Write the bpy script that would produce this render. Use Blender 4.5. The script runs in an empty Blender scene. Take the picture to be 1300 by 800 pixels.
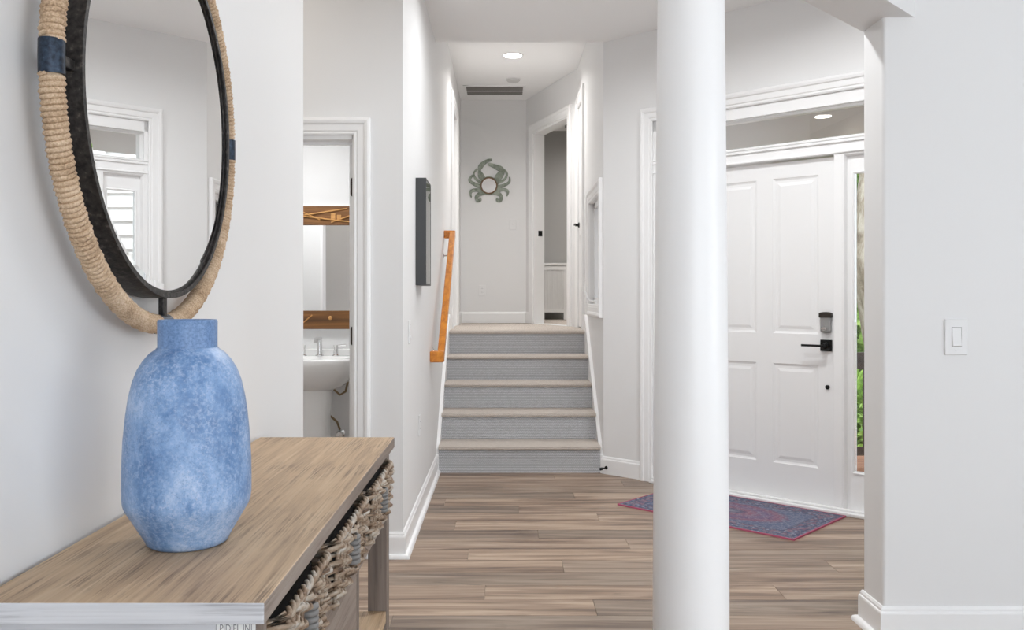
import bpy, bmesh, math, random
from mathutils import Vector, Matrix, noise
PI = math.pi
random.seed(7)
scene = bpy.context.scene
COL = scene.collection

# ------------------------------------------------------------------ camera
FPX, VPX, VPY, EYE = 1100.0, 640.0, 378.0, 1.22
cam_data = bpy.data.cameras.new('camera')
cam_data.sensor_fit = 'HORIZONTAL'
cam_data.sensor_width = 36.0
cam_data.lens = 36.0 * FPX / 1300.0
cam_data.shift_x = (650.0 - VPX) / 1300.0
cam_data.shift_y = -(400.0 - VPY) / 1300.0
cam_data.clip_start = 0.05
cam = bpy.data.objects.new('camera', cam_data)
COL.objects.link(cam)
cam.location = (0, 0, EYE)
cam.rotation_euler = (PI / 2, 0, 0)
scene.camera = cam

# ------------------------------------------------------------------ view, world, large lights
vs = scene.view_settings
vs.view_transform = 'Standard'
vs.look = 'None'
vs.gamma = 1.0
vs.use_curve_mapping = False
vs.exposure = 0.0

world = bpy.data.worlds.new('sky')
scene.world = world
world.use_nodes = True
bg = world.node_tree.nodes['Background']
bg.inputs[0].default_value = (0.86, 0.93, 1.0, 1)
bg.inputs[1].default_value = 3.0
scene.cycles.diffuse_bounces = 10
scene.cycles.max_bounces = 14
scene.cycles.transparent_max_bounces = 12
sun_l = bpy.data.lights.new('sun', 'SUN')
sun_l.energy = 2.6
sun_l.angle = math.radians(3)
sun_l.color = (1.0, 0.96, 0.9)
sun_o = bpy.data.objects.new('sun', sun_l)
COL.objects.link(sun_o)
sun_o.rotation_euler = (math.radians(32), 0, math.radians(-14))


def area(name, loc, rot, sx, sy, power, color=(1, 1, 1), shape='RECTANGLE'):
    l = bpy.data.lights.new(name, 'AREA')
    l.shape = shape
    l.size = sx
    if shape in ('RECTANGLE', 'ELLIPSE'):
        l.size_y = sy
    l.energy = power
    l.color = color
    o = bpy.data.objects.new(name, l)
    COL.objects.link(o)
    o.location = loc
    o.rotation_euler = rot
    return o


# area lamps added behind the viewer as daylight from unseen, assumed windows
DAY = (0.91, 0.955, 1.0)
area('added_daylight_back', (2.1, -4.06, 1.5), (PI / 2, 0, 0), 4.2, 2.2, 37, DAY)
area('added_daylight_side', (4.56, -0.6, 1.5), (PI / 2, 0, PI / 2), 4.0, 2.2, 13, DAY)

# ------------------------------------------------------------------ node helpers


class NT:
    def __init__(self, name):
        self.m = bpy.data.materials.new(name)
        self.m.use_nodes = True
        self.t = self.m.node_tree
        self.b = self.t.nodes['Principled BSDF']

    def n(self, typ, props=None, **ins):
        nd = self.t.nodes.new(typ)
        for k, v in (props or {}).items():
            setattr(nd, k, v)
        for k, v in ins.items():
            self.set(nd, k, v)
        return nd

    def set(self, nd, k, v):
        key = int(k[1:]) if (k[0] == 'i' and k[1:].isdigit()) else k.replace('_', ' ')
        s = nd.inputs[key]
        if isinstance(v, bpy.types.NodeSocket):
            self.t.links.new(v, s)
        else:
            if hasattr(s, 'default_value'):
                if isinstance(v, tuple) and len(v) == 3 and s.type == 'RGBA':
                    v = v + (1,)
                s.default_value = v

    def pos(self):
        return self.n('ShaderNodeNewGeometry').outputs['Position']

    def obj(self):
        return self.n('ShaderNodeTexCoord').outputs['Object']

    def rnd(self):
        return self.n('ShaderNodeObjectInfo').outputs['Random']

    def mapping(self, vec, scale=(1, 1, 1), loc=(0, 0, 0), rot=(0, 0, 0)):
        return self.n('ShaderNodeMapping', Vector=vec, Scale=scale, Location=loc, Rotation=rot).outputs[0]

    def noise(self, vec, scale=5, detail=4, rough=0.5, dist=0.0):
        return self.n('ShaderNodeTexNoise', Vector=vec, Scale=scale, Detail=detail, Roughness=rough, Distortion=dist).outputs['Fac']

    def math(self, op, a, b=0.0, c=0.0):
        nd = self.n('ShaderNodeMath', {'operation': op})
        for i, v in enumerate((a, b, c)):
            if isinstance(v, bpy.types.NodeSocket):
                self.t.links.new(v, nd.inputs[i])
            else:
                nd.inputs[i].default_value = v
        return nd.outputs[0]

    def ramp(self, fac, stops, interp='LINEAR'):
        nd = self.n('ShaderNodeValToRGB')
        nd.color_ramp.interpolation = interp
        el = nd.color_ramp.elements
        while len(el) < len(stops):
            el.new(0.5)
        for e, (p, c) in zip(el, stops):
            e.position = p
            e.color = (c[0], c[1], c[2], 1) if isinstance(c, tuple) else (c, c, c, 1)
        self.t.links.new(fac, nd.inputs[0])
        return nd.outputs[0]

    def mix(self, fac, a, b, mode='MIX'):
        nd = self.n('ShaderNodeMix', {'data_type': 'RGBA', 'blend_type': mode})
        for i, v in ((0, fac), (6, a), (7, b)):
            if isinstance(v, bpy.types.NodeSocket):
                self.t.links.new(v, nd.inputs[i])
            elif isinstance(v, tuple):
                nd.inputs[i].default_value = (v[0], v[1], v[2], 1)
            else:
                nd.inputs[i].default_value = v
        return nd.outputs[2]

    def sep(self, vec):
        return self.n('ShaderNodeSeparateXYZ', Vector=vec).outputs

    def comb(self, x=0.0, y=0.0, z=0.0):
        return self.n('ShaderNodeCombineXYZ', X=x, Y=y, Z=z).outputs[0]

    def bump(self, h, strength=0.3, dist=0.01):
        o = self.n('ShaderNodeBump', Strength=strength, Distance=dist, Height=h).outputs[0]
        self.t.links.new(o, self.b.inputs['Normal'])

    def fin(self, color=None, rough=0.5, metal=0.0, **kw):
        if color is not None:
            self.set(self.b, 'Base Color', color)
        self.set(self.b, 'Roughness', rough)
        self.set(self.b, 'Metallic', metal)
        for k, v in kw.items():
            self.set(self.b, k, v)
        return self.m


def plain(name, c, rough=0.5, metal=0.0, **kw):
    return NT(name).fin(c, rough, metal, **kw)


def srgb(r, g, b):
    f = lambda v: (v / 255 / 12.92) if v / 255 <= 0.04045 else ((v / 255 + 0.055) / 1.055) ** 2.4
    return (f(r), f(g), f(b))


M = {}


def painted(name, c, rough, bs=0.05):
    t = NT(name)
    n_ = t.noise(t.pos(), 140, 3)
    t.bump(n_, bs, 0.002)
    return t.fin(c, rough)


M['wall'] = painted('wall_paint', (0.765, 0.765, 0.765), 0.55)
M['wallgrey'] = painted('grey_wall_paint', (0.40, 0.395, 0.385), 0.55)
M['ceil'] = painted('ceiling_paint', (0.88, 0.88, 0.88), 0.8)
M['trim'] = painted('white_trim_paint', (0.84, 0.84, 0.84), 0.32, 0.02)
M['door'] = painted('white_door_paint', (0.82, 0.82, 0.82), 0.35, 0.02)
M['column'] = painted('column_paint', (0.94, 0.94, 0.94), 0.3, 0.02)
M['plate'] = plain('white_plastic', (0.775, 0.775, 0.775), 0.3)
M['black'] = plain('black_metal', (0.012, 0.012, 0.012), 0.35, 0.6)
M['bronze'] = plain('dark_bronze', (0.05, 0.042, 0.036), 0.45, 0.7)
M['chrome'] = plain('chrome', (0.8, 0.8, 0.8), 0.12, 1.0)
M['satin'] = plain('satin_nickel', (0.36, 0.36, 0.36), 0.42, 0.7)
M['detector'] = plain('detector_plastic', (0.6, 0.6, 0.59), 0.5)
M['ceramic'] = plain('white_ceramic', (0.86, 0.86, 0.85), 0.08)
M['mirror'] = plain('mirror_glass', (0.97, 0.975, 0.975), 0.0, 1.0)
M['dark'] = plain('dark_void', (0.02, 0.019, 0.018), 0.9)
M['paper'] = plain('paper_white', (0.80, 0.80, 0.79), 0.8)
M['frame_black'] = plain('frame_charcoal', (0.045, 0.047, 0.05), 0.5)
M['duct'] = plain('vent_dark', (0.05, 0.046, 0.042), 0.8)
M['brass'] = plain('braided_hose', (0.30, 0.22, 0.13), 0.4, 0.7)

# window glass: clear with a faint reflection
t = NT('window_glass')
tr = t.n('ShaderNodeBsdfTransparent', Color=(0.97, 0.98, 0.98))
gl = t.n('ShaderNodeBsdfGlossy', Color=(1, 1, 1), Roughness=0.0)
lw = t.n('ShaderNodeFresnel', IOR=1.5)
mx = t.n('ShaderNodeMixShader')
t.t.links.new(lw.outputs[0], mx.inputs[0])
t.t.links.new(tr.outputs[0], mx.inputs[1])
t.t.links.new(gl.outputs[0], mx.inputs[2])
t.t.links.new(mx.outputs[0], t.t.nodes['Material Output'].inputs[0])
M['glass'] = t.m

# lamp emission
t = NT('lamp_lens')
t.set(t.b, 'Emission Color', (1.0, 0.96, 0.9))
t.set(t.b, 'Emission Strength', 14.0)
M['lamp'] = t.fin((0.9, 0.9, 0.9), 0.4)


def wood_planks(name, stripes):
    """floor planks: every plank has its own tone and grain"""
    t = NT(name)
    p = t.pos()
    if stripes:
        s = t.sep(p)
        row = t.math('FLOOR', t.math('DIVIDE', s[1], 0.175))
        shift = t.math('MULTIPLY', row, 0.437)
        colm = t.math('FLOOR', t.math('DIVIDE', t.math('ADD', s[0], shift), 1.22))
        wn = t.n('ShaderNodeTexWhiteNoise', Vector=t.comb(row, colm, 0.0))
        r = wn.outputs['Value']
    else:
        r = t.rnd()
    off = t.comb(t.math('MULTIPLY', r, 37.0), t.math('MULTIPLY', r, 91.0), r)
    v = t.n('ShaderNodeVectorMath', {'operation': 'ADD'}, i0=p, i1=off).outputs[0]
    broad = t.noise(t.mapping(v, (0.55, 7.5, 1)), 2.2, 5, 0.55, 0.8)
    grain = t.noise(t.mapping(v, (1.6, 90, 1)), 2.0, 6, 0.6, 0.3)
    knots = t.noise(t.mapping(v, (1.0, 5.0, 1)), 2.6, 3, 0.5, 1.8)
    c = t.ramp(broad, [(0.30, srgb(96, 78, 66)), (0.44, srgb(148, 127, 110)), (0.58, srgb(181, 161, 142)), (0.75, srgb(198, 182, 165))])
    c = t.mix(t.math('MULTIPLY', t.ramp(grain, [(0.35, 1.0), (0.6, 0.0)]), 0.42), c, srgb(104, 84, 69))
    c = t.mix(t.math('MULTIPLY', t.ramp(knots, [(0.62, 0.0), (0.76, 1.0)]), 0.45), c, srgb(92, 74, 60))
    tone = t.ramp(r, [(0.0, srgb(205, 205, 205)), (0.5, srgb(235, 230, 226)), (1.0, srgb(255, 250, 244))])
    c = t.mix(1.0, c, tone, 'MULTIPLY')
    t.bump(grain, 0.12, 0.002)
    return t.fin(c, t.ramp(grain, [(0.3, 0.42), (0.7, 0.34)]))


M['plank'] = wood_planks('floor_plank_wood', False)
M['plank_far'] = wood_planks('floor_plank_wood_wide', True)


def furniture_wood(name, dark, mid, light, streak, axis='Y', amount=0.5, rough=0.55, fq=1.0):
    t = NT(name)
    p = t.obj()
    sc = {'Y': (22, 1.1, 22), 'X': (1.1, 22, 22), 'Z': (22, 22, 1.1)}[axis]
    fine = {'Y': (160, 3.0, 160), 'X': (3.0, 160, 160), 'Z': (160, 160, 3.0)}[axis]
    a = t.noise(t.mapping(p, sc), 1.3 * fq, 5, 0.55, 0.7)
    g = t.noise(t.mapping(p, fine), 1.4, 6, 0.65, 0.4)
    pt = t.noise(p, 5.5, 4, 0.6, 0.6)
    c = t.ramp(a, [(0.28, dark), (0.5, mid), (0.75, light)])
    st = t.math('MULTIPLY', t.ramp(g, [(0.34, 1.0), (0.52, 0.0)]), t.ramp(pt, [(0.40, 0.15), (0.62, 1.0)]))
    c = t.mix(t.math('MULTIPLY', st, amount), c, streak)
    t.bump(g, 0.25, 0.0015)
    return t.fin(c, rough)


M['top'] = furniture_wood('tabletop_wood', srgb(162, 136, 108), srgb(192, 163, 130), srgb(208, 182, 150), srgb(88, 68, 54), 'Y', 0.85, 0.5, 1.9)
M['greywood'] = furniture_wood('grey_washed_wood', srgb(104, 93, 87), srgb(130, 117, 108), srgb(154, 143, 135), srgb(74, 62, 56), 'Z', 0.6)
M['greywood_y'] = furniture_wood('grey_washed_rail_wood', srgb(112, 100, 92), srgb(140, 126, 116), srgb(160, 149, 140), srgb(80, 66, 58), 'Y', 0.5)
M['whitewash'] = furniture_wood('whitewashed_edge_wood', srgb(178, 178, 182), srgb(203, 204, 208), srgb(222, 222, 224), srgb(128, 126, 130), 'X', 0.6)
M['honey'] = furniture_wood('honey_oak', srgb(172, 98, 20), srgb(202, 124, 32), srgb(220, 146, 48), srgb(140, 76, 14), 'Y', 0.4, 0.3)
M['rustic'] = furniture_wood('rustic_board', srgb(88, 56, 26), srgb(124, 82, 40), srgb(158, 108, 56), srgb(60, 36, 16), 'X', 0.6, 0.6)
M['rustic_light'] = furniture_wood('rustic_strip', srgb(176, 124, 66), srgb(200, 148, 86), srgb(214, 166, 104), srgb(150, 100, 50), 'X', 0.4, 0.6)
M['deckwood'] = furniture_wood('deck_board_wood', srgb(140, 92, 66), srgb(168, 112, 82), srgb(186, 132, 100), srgb(110, 70, 50), 'X', 0.4, 0.7)
M['darkrail'] = furniture_wood('dark_stained_rail_wood', srgb(44, 34, 26), srgb(58, 46, 36), srgb(70, 56, 44), srgb(30, 22, 16), 'X', 0.4, 0.6)

# wicker
t = NT('wicker_strand')
p = t.obj()
a = t.noise(t.mapping(p, (1, 1, 2.5)), 30, 4, 0.6)
r2 = t.noise(t.mapping(p, (9, 9, 90)), 1.0, 2)
c = t.ramp(t.math('ADD', t.math('MULTIPLY', a, 0.6), t.math('MULTIPLY', r2, 0.45)),
           [(0.36, srgb(78, 60, 48)), (0.46, srgb(134, 110, 88)), (0.56, srgb(164, 148, 130)), (0.66, srgb(184, 178, 170))])
M['wicker'] = t.fin(c, 0.6)
M['wicker_grey'] = plain('wicker_wrap_grey', srgb(128, 126, 124), 0.6)

# vase glaze
t = NT('mottled_blue_glaze')
p = t.obj()
a = t.noise(t.mapping(p, (1, 1, 0.7)), 11, 7, 0.72, 0.15)
f = t.noise(p, 170, 4, 0.7)
f2 = t.noise(p, 420, 2, 0.6)
b2 = t.noise(t.mapping(p, (1, 1, 0.6), (3, 1, 2)), 16, 4, 0.6)
c = t.ramp(a, [(0.30, srgb(70, 106, 156)), (0.45, srgb(100, 138, 186)), (0.57, srgb(138, 170, 212)), (0.70, srgb(184, 204, 232))])
sp = t.math('MULTIPLY', t.ramp(f, [(0.46, 0.0), (0.66, 1.0)]), t.ramp(b2, [(0.35, 0.25), (0.6, 0.9)]))
c = t.mix(t.math('MULTIPLY', sp, 0.62), c, srgb(202, 214, 236))
sd = t.ramp(f2, [(0.30, 1.0), (0.46, 0.0)])
c = t.mix(t.math('MULTIPLY', sd, 0.32), c, srgb(50, 84, 136))
t.bump(f, 0.15, 0.002)
M['vase'] = t.fin(c, 0.36)
t = NT('vase_neck_glaze')
p = t.obj()
f = t.noise(p, 240, 4, 0.7)
c = t.ramp(f, [(0.35, srgb(86, 118, 162)), (0.6, srgb(118, 150, 194))])
M['vase_neck'] = t.fin(c, 0.36)

# jute rope
t = NT('jute_rope')
p = t.obj()
a = t.noise(p, 320, 3, 0.6)
b2 = t.noise(p, 24, 3)
c = t.ramp(t.math('ADD', t.math('MULTIPLY', a, 0.6), t.math('MULTIPLY', b2, 0.4)),
           [(0.32, srgb(148, 122, 96)), (0.48, srgb(196, 168, 138)), (0.66, srgb(226, 204, 178))])
t.bump(a, 0.5, 0.003)
M['rope'] = t.fin(c, 0.85)
t = NT('weathered_iron')
p = t.pos()
a = t.noise(p, 90, 4, 0.6)
c = t.ramp(a, [(0.35, srgb(34, 33, 33)), (0.6, srgb(66, 62, 60)), (0.75, srgb(110, 104, 98))])
t.bump(a, 0.4, 0.003)
M['iron'] = t.fin(c, 0.5, 0.4)
t = NT('blued_iron')
a = t.noise(t.pos(), 120, 4, 0.6)
c = t.ramp(a, [(0.35, srgb(28, 36, 48)), (0.65, srgb(52, 66, 84)), (0.8, srgb(92, 104, 120))])
M['blued'] = t.fin(c, 0.35, 0.5)

# looped stair carpet: cool light painted grey on risers, warm light beige on treads
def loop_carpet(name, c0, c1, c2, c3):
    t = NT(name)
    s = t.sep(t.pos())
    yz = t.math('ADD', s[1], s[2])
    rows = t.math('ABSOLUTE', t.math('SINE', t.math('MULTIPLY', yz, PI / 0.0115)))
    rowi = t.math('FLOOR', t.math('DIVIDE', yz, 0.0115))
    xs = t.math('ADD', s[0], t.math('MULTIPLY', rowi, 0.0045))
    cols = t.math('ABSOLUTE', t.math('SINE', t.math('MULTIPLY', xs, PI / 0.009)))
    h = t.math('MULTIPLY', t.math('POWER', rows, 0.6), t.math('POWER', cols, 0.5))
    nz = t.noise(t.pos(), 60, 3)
    c = t.ramp(h, [(0.0, c0), (0.45, c1), (1.0, c2)])  # valleys between loops darker: crease shade put into the colour
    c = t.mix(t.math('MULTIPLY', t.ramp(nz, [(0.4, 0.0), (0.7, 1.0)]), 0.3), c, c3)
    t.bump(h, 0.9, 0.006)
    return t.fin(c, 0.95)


M['carpet'] = loop_carpet('loop_carpet_cool_lit', srgb(148, 148, 150), srgb(202, 203, 206), srgb(232, 233, 237), srgb(168, 169, 172))
M['carpet_warm_lit'] = loop_carpet('loop_carpet_warm_lit', srgb(160, 150, 140), srgb(214, 203, 193), srgb(240, 230, 220), srgb(186, 176, 166))

# rug
t = NT('oriental_rug')
s = t.sep(t.obj())
L2, W2 = 0.54, 0.3215
ex = t.math('SUBTRACT', L2, t.math('ABSOLUTE', s[0]))
ey = t.math('SUBTRACT', W2, t.math('ABSOLUTE', s[1]))
ed = t.math('MINIMUM', ex, ey)
ob = t.obj()
n1 = t.noise(ob, 55, 4, 0.7)
vor = t.n('ShaderNodeTexVoronoi', {'feature': 'F1'}, Vector=ob, Scale=34.0).outputs['Distance']
vor2 = t.n('ShaderNodeTexVoronoi', {'feature': 'F1'}, Vector=ob, Scale=70.0).outputs['Distance']
rad = t.math('SQRT', t.math('ADD', t.math('POWER', t.math('DIVIDE', s[0], 0.36), 2.0), t.math('POWER', t.math('DIVIDE', s[1], 0.19), 2.0)))
rad = t.math('ADD', rad, t.math('MULTIPLY', t.math('SUBTRACT', n1, 0.5), 0.35))
field = t.ramp(rad, [(0.0, srgb(150, 148, 150)), (0.18, srgb(70, 76, 100)), (0.34, srgb(138, 90, 104)), (0.62, srgb(106, 88, 118)),
                     (0.85, srgb(134, 82, 98)), (1.0, srgb(92, 100, 124))])
nf = t.noise(ob, 130, 3, 0.7)
flow = t.ramp(vor, [(0.15, 1.0), (0.34, 0.0)])
field = t.mix(t.math('MULTIPLY', flow, 0.6), field, srgb(62, 72, 102))
border = t.ramp(vor, [(0.12, srgb(150, 150, 158)), (0.3, srgb(92, 102, 128)), (0.5, srgb(62, 70, 92)), (0.8, srgb(128, 92, 106))])
isb = t.math('LESS_THAN', ed, 0.115)
c = t.mix(isb, field, border)
g1 = t.math('MULTIPLY', t.math('GREATER_THAN', ed, 0.105), isb)
c = t.mix(g1, c, srgb(62, 68, 92))
g2 = t.math('MULTIPLY', t.math('LESS_THAN', ed, 0.032), t.math('GREATER_THAN', ed, 0.022))
c = t.mix(g2, c, srgb(58, 64, 88))
c = t.mix(t.math('MULTIPLY', t.ramp(n1, [(0.45, 0.0), (0.62, 1.0)]), 0.5), c, srgb(156, 154, 160))
c = t.mix(t.math('MULTIPLY', t.ramp(nf, [(0.40, 1.0), (0.55, 0.0)]), 0.5), c, srgb(54, 62, 92))
t.bump(n1, 0.3, 0.003)
M['rug'] = t.fin(c, 0.95)
M['rugedge'] = plain('rug_binding_pink', srgb(168, 84, 108), 0.9)

# crab paint
t = NT('sage_painted_wood')
a = t.noise(t.pos(), 26, 4, 0.6)
c = t.ramp(a, [(0.35, srgb(116, 124, 112)), (0.55, srgb(146, 154, 142)), (0.72, srgb(168, 172, 160))])
M['crab'] = t.fin(c, 0.7)
M['rust'] = plain('rust_ring', srgb(112, 84, 58), 0.6)

# outdoors
t = NT('white_siding')
M['siding'] = t.fin((0.86, 0.86, 0.84), 0.6)
t = NT('tree_bark')
p = t.pos()
a = t.noise(t.mapping(p, (3, 3, 1.2)), 3.0, 6, 0.65, 0.5)
c = t.ramp(a, [(0.30, srgb(96, 82, 68)), (0.48, srgb(150, 138, 122)), (0.66, srgb(196, 188, 176))])
t.bump(a, 0.7, 0.03)
M['bark'] = t.fin(c, 0.9)


def leafmat(name, c1, c2, c3):
    t = NT(name)
    a = t.noise(t.pos(), 6, 3, 0.6)
    c = t.ramp(a, [(0.3, c1), (0.5, c2), (0.7, c3)])
    return t.fin(c, 0.55)


M['leaf'] = leafmat('leaf_green', srgb(58, 84, 30), srgb(104, 138, 52), srgb(158, 184, 92))
M['palm'] = leafmat('palm_green', srgb(72, 104, 36), srgb(122, 160, 60), srgb(178, 204, 108))
M['moss'] = leafmat('pale_green', srgb(110, 120, 72), srgb(150, 158, 100), srgb(190, 194, 140))
t = NT('leaf_litter')
a = t.noise(t.pos(), 5, 5, 0.7)
c = t.ramp(a, [(0.35, srgb(98, 84, 62)), (0.5, srgb(146, 128, 100)), (0.65, srgb(90, 116, 52))])
M['ground'] = t.fin(c, 0.95)

# ------------------------------------------------------------------ mesh builder


class MB:
    def __init__(self):
        self.v, self.f, self.mi = [], [], []

    def add(self, vs, fs, mi=0):
        o = len(self.v)
        self.v += [tuple(q) for q in vs]
        self.f += [tuple(i + o for i in q) for q in fs]
        self.mi += [mi] * len(fs)
        return self

    def box(self, x0, x1, y0, y1, z0, z1, mi=0):
        vs = [(x, y, z) for x in (x0, x1) for y in (y0, y1) for z in (z0, z1)]
        return self.add(vs, [(0, 1, 3, 2), (4, 6, 7, 5), (0, 4, 5, 1), (2, 3, 7, 6), (0, 2, 6, 4), (1, 5, 7, 3)], mi)

    def prism(self, poly, fn, h0, h1, mi=0):
        """poly: CCW 2D points; fn(a, b, h) -> 3D"""
        n = len(poly)
        vs = [fn(a, b, h0) for a, b in poly] + [fn(a, b, h1) for a, b in poly]
        fs = [tuple(range(n - 1, -1, -1)), tuple(range(n, 2 * n))]
        fs += [(i, (i + 1) % n, n + (i + 1) % n, n + i) for i in range(n)]
        return self.add(vs, fs, mi)

    def lathe(self, prof, seg=48, c=(0, 0, 0), axis='Z', cap=True, mi=0):
        vs = []
        for r, h in prof:
            for k in range(seg):
                a = 2 * PI * k / seg
                x, y = r * math.cos(a), r * math.sin(a)
                if axis == 'Z':
                    q = (x, y, h)
                elif axis == 'Y':
                    q = (x, h, -y)
                else:
                    q = (h, x, y)
                vs.append((q[0] + c[0], q[1] + c[1], q[2] + c[2]))
        fs = []
        m = len(prof)
        for i in range(m - 1):
            for k in range(seg):
                k2 = (k + 1) % seg
                fs.append((i * seg + k, i * seg + k2, (i + 1) * seg + k2, (i + 1) * seg + k))
        if cap:
            fs.append(tuple(range(seg - 1, -1, -1)))
            fs.append(tuple((m - 1) * seg + k for k in range(seg)))
        return self.add(vs, fs, mi)

    def tube(self, pts, r, seg=8, closed=False, caps=True, mi=0, up=None):
        pts = [Vector(q) for q in pts]
        n = len(pts)
        rs = r if isinstance(r, (list, tuple)) else [r] * n
        vs = []
        prevN = None
        for i in range(n):
            if closed:
                d = pts[(i + 1) % n] - pts[i - 1]
            else:
                d = pts[min(i + 1, n - 1)] - pts[max(i - 1, 0)]
            d.normalize()
            if prevN is None:
                ref = Vector(up) if up else (Vector((0, 0, 1)) if abs(d.z) < 0.9 else Vector((1, 0, 0)))
            else:
                ref = prevN
            N = ref - d * ref.dot(d)
            if N.length < 1e-6:
                N = d.orthogonal()
            N.normalize()
            B = d.cross(N)
            prevN = N
            for k in range(seg):
                a = 2 * PI * k / seg
                vs.append(pts[i] + (N * math.cos(a) + B * math.sin(a)) * rs[i])
        fs = []
        for i in range(n if closed else n - 1):
            j = (i + 1) % n
            for k in range(seg):
                k2 = (k + 1) % seg
                fs.append((i * seg + k, i * seg + k2, j * seg + k2, j * seg + k))
        if caps and not closed:
            fs.append(tuple(range(seg - 1, -1, -1)))
            fs.append(tuple((n - 1) * seg + k for k in range(seg)))
        return self.add(vs, fs, mi)

    def build(self, name, mat, parent=None, frame=None, smooth=False, bevel=0.0, segs=2, mats=None, recalc=True):
        me = bpy.data.meshes.new(name)
        me.from_pydata(self.v, [], self.f)
        for i, p_ in enumerate(me.polygons):
            p_.material_index = self.mi[i]
        if recalc or bevel:
            bm = bmesh.new()
            bm.from_mesh(me)
            if recalc:
                bmesh.ops.recalc_face_normals(bm, faces=bm.faces)
            bm.to_mesh(me)
            bm.free()
        for mm in (mats or [mat]):
            me.materials.append(M[mm] if isinstance(mm, str) else mm)
        o = bpy.data.objects.new(name, me)
        COL.objects.link(o)
        if frame:
            o.location = (frame[0], frame[1], 0)
            o.rotation_euler = (0, 0, frame[2])
        if parent:
            o.parent = parent
        if smooth:
            me.polygons.foreach_set('use_smooth', [True] * len(me.polygons))
            if smooth != 'all':
                try:
                    me.set_sharp_from_angle(angle=math.radians(40))
                except Exception:
                    pass
        if bevel:
            b = o.modifiers.new('edge', 'BEVEL')
            b.width = bevel
            b.segments = segs
            b.limit_method = 'ANGLE'
            b.angle_limit = math.radians(50)
        return o


def B(*a):
    return MB().box(*a)


def tag(o, label=None, cat=None, group=None, kind=None):
    if label:
        o['label'] = label
    if cat:
        o['category'] = cat
    if group:
        o['group'] = group
    if kind:
        o['kind'] = kind
    return o


def struct(o, label=None, cat=None):
    return tag(o, label, cat, None, 'structure')


def empty(name, loc=(0, 0, 0), rz=0.0):
    o = bpy.data.objects.new(name, None)
    COL.objects.link(o)
    o.location = loc
    o.rotation_euler = (0, 0, rz)
    o.empty_display_size = 0.1
    return o


def femp(name, frame):
    return empty(name, (frame[0], frame[1], 0), frame[2])


def sweep2d(mb, path, prof, fn, mi=0):
    """mitred sweep of a profile (a = left of the path, b = second axis) along a 2D polyline"""
    n = len(path)
    P = [Vector(q) for q in path]
    rings = []
    for i in range(n):
        if i == 0:
            d0 = d1 = (P[1] - P[0]).normalized()
        elif i == n - 1:
            d0 = d1 = (P[-1] - P[-2]).normalized()
        else:
            d0 = (P[i] - P[i - 1]).normalized()
            d1 = (P[i + 1] - P[i]).normalized()
        n0 = Vector((-d0.y, d0.x))
        n1 = Vector((-d1.y, d1.x))
        m = n0 + n1
        m = m / m.length
        m = m / max(0.2, m.dot(n0))
        rings.append([fn(P[i].x + m.x * a, P[i].y + m.y * a, b) for a, b in prof])
    k = len(prof)
    vs = [q for r in rings for q in r]
    fs = []
    for i in range(n - 1):
        for j in range(k):
            j2 = (j + 1) % k
            fs.append((i * k + j, i * k + j2, (i + 1) * k + j2, (i + 1) * k + j))
    fs.append(tuple(range(k)))
    fs.append(tuple((n - 1) * k + j for j in range(k - 1, -1, -1)))
    mb.add(vs, fs, mi)
    return mb


# casing: a = outwards from the opening, b = out of the wall (room side is local -y)
CASE = [(0, 0), (0, 0.011), (0.008, 0.015), (0.018, 0.013), (0.024, 0.017), (0.055, 0.018), (0.062, 0.024), (0.076, 0.027), (0.086, 0.024), (0.090, 0.019), (0.090, 0)]


def casing(name, path, frame=None, parent=None, width=0.09, depth=1.0, y0=0.0):
    prof = [(a * width / 0.09, b * depth) for a, b in CASE]
    mb = MB()
    sweep2d(mb, path, prof, lambda x, z, b: (x, y0 - b, z))
    return mb.build(name, 'trim', parent, frame)


BASE = [(0, 0), (0.014, 0), (0.014, 0.095), (0.0125, 0.101), (0.009, 0.104), (0.0085, 0.112), (0.004, 0.120), (0, 0.121)]
SHOE = [(0.014, 0), (0.034, 0), (0.033, 0.008), (0.029, 0.015), (0.022, 0.0195), (0.014, 0.021)]


def baseboard(name, path, z=0.0, label=None, shoe=True):
    """path walks with the room on its left"""
    o = sweep2d(MB(), path, BASE, lambda x, y, b: (x, y, z + b)).build(name, 'trim')
    struct(o, label, 'baseboard')
    if shoe:
        sweep2d(MB(), path, SHOE, lambda x, y, b: (x, y, z + b)).build('shoe_moulding', 'trim', o, smooth=True)
    return o


def wall(name, frame, x0, x1, z0, z1, th, openings=(), mat='wall', label=None, bevel=0):
    xs = sorted({x0, x1, *[q for o_ in openings for q in o_[:2]]})
    zs = sorted({z0, z1, *[q for o_ in openings for q in o_[2:]]})
    mb = MB()
    for i in range(len(xs) - 1):
        for j in range(len(zs) - 1):
            cx, cz = (xs[i] + xs[i + 1]) / 2, (zs[j] + zs[j + 1]) / 2
            if any(o_[0] < cx < o_[1] and o_[2] < cz < o_[3] for o_ in openings):
                continue
            mb.box(xs[i], xs[i + 1], 0, th, zs[j], zs[j + 1])
    o = mb.build(name, mat, None, frame, bevel=bevel, segs=4)
    return struct(o, label, 'wall')


def clip_poly(poly, px, py, nx, ny):
    """keep the side where (p - P).n <= 0"""
    out = []
    for i in range(len(poly)):
        a, b = poly[i], poly[(i + 1) % len(poly)]
        da = (a[0] - px) * nx + (a[1] - py) * ny
        db = (b[0] - px) * nx + (b[1] - py) * ny
        if da <= 0:
            out.append(a)
        if (da < 0 < db) or (db < 0 < da):
            t_ = da / (da - db)
            out.append((a[0] + (b[0] - a[0]) * t_, a[1] + (b[1] - a[1]) * t_))
    return out


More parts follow.
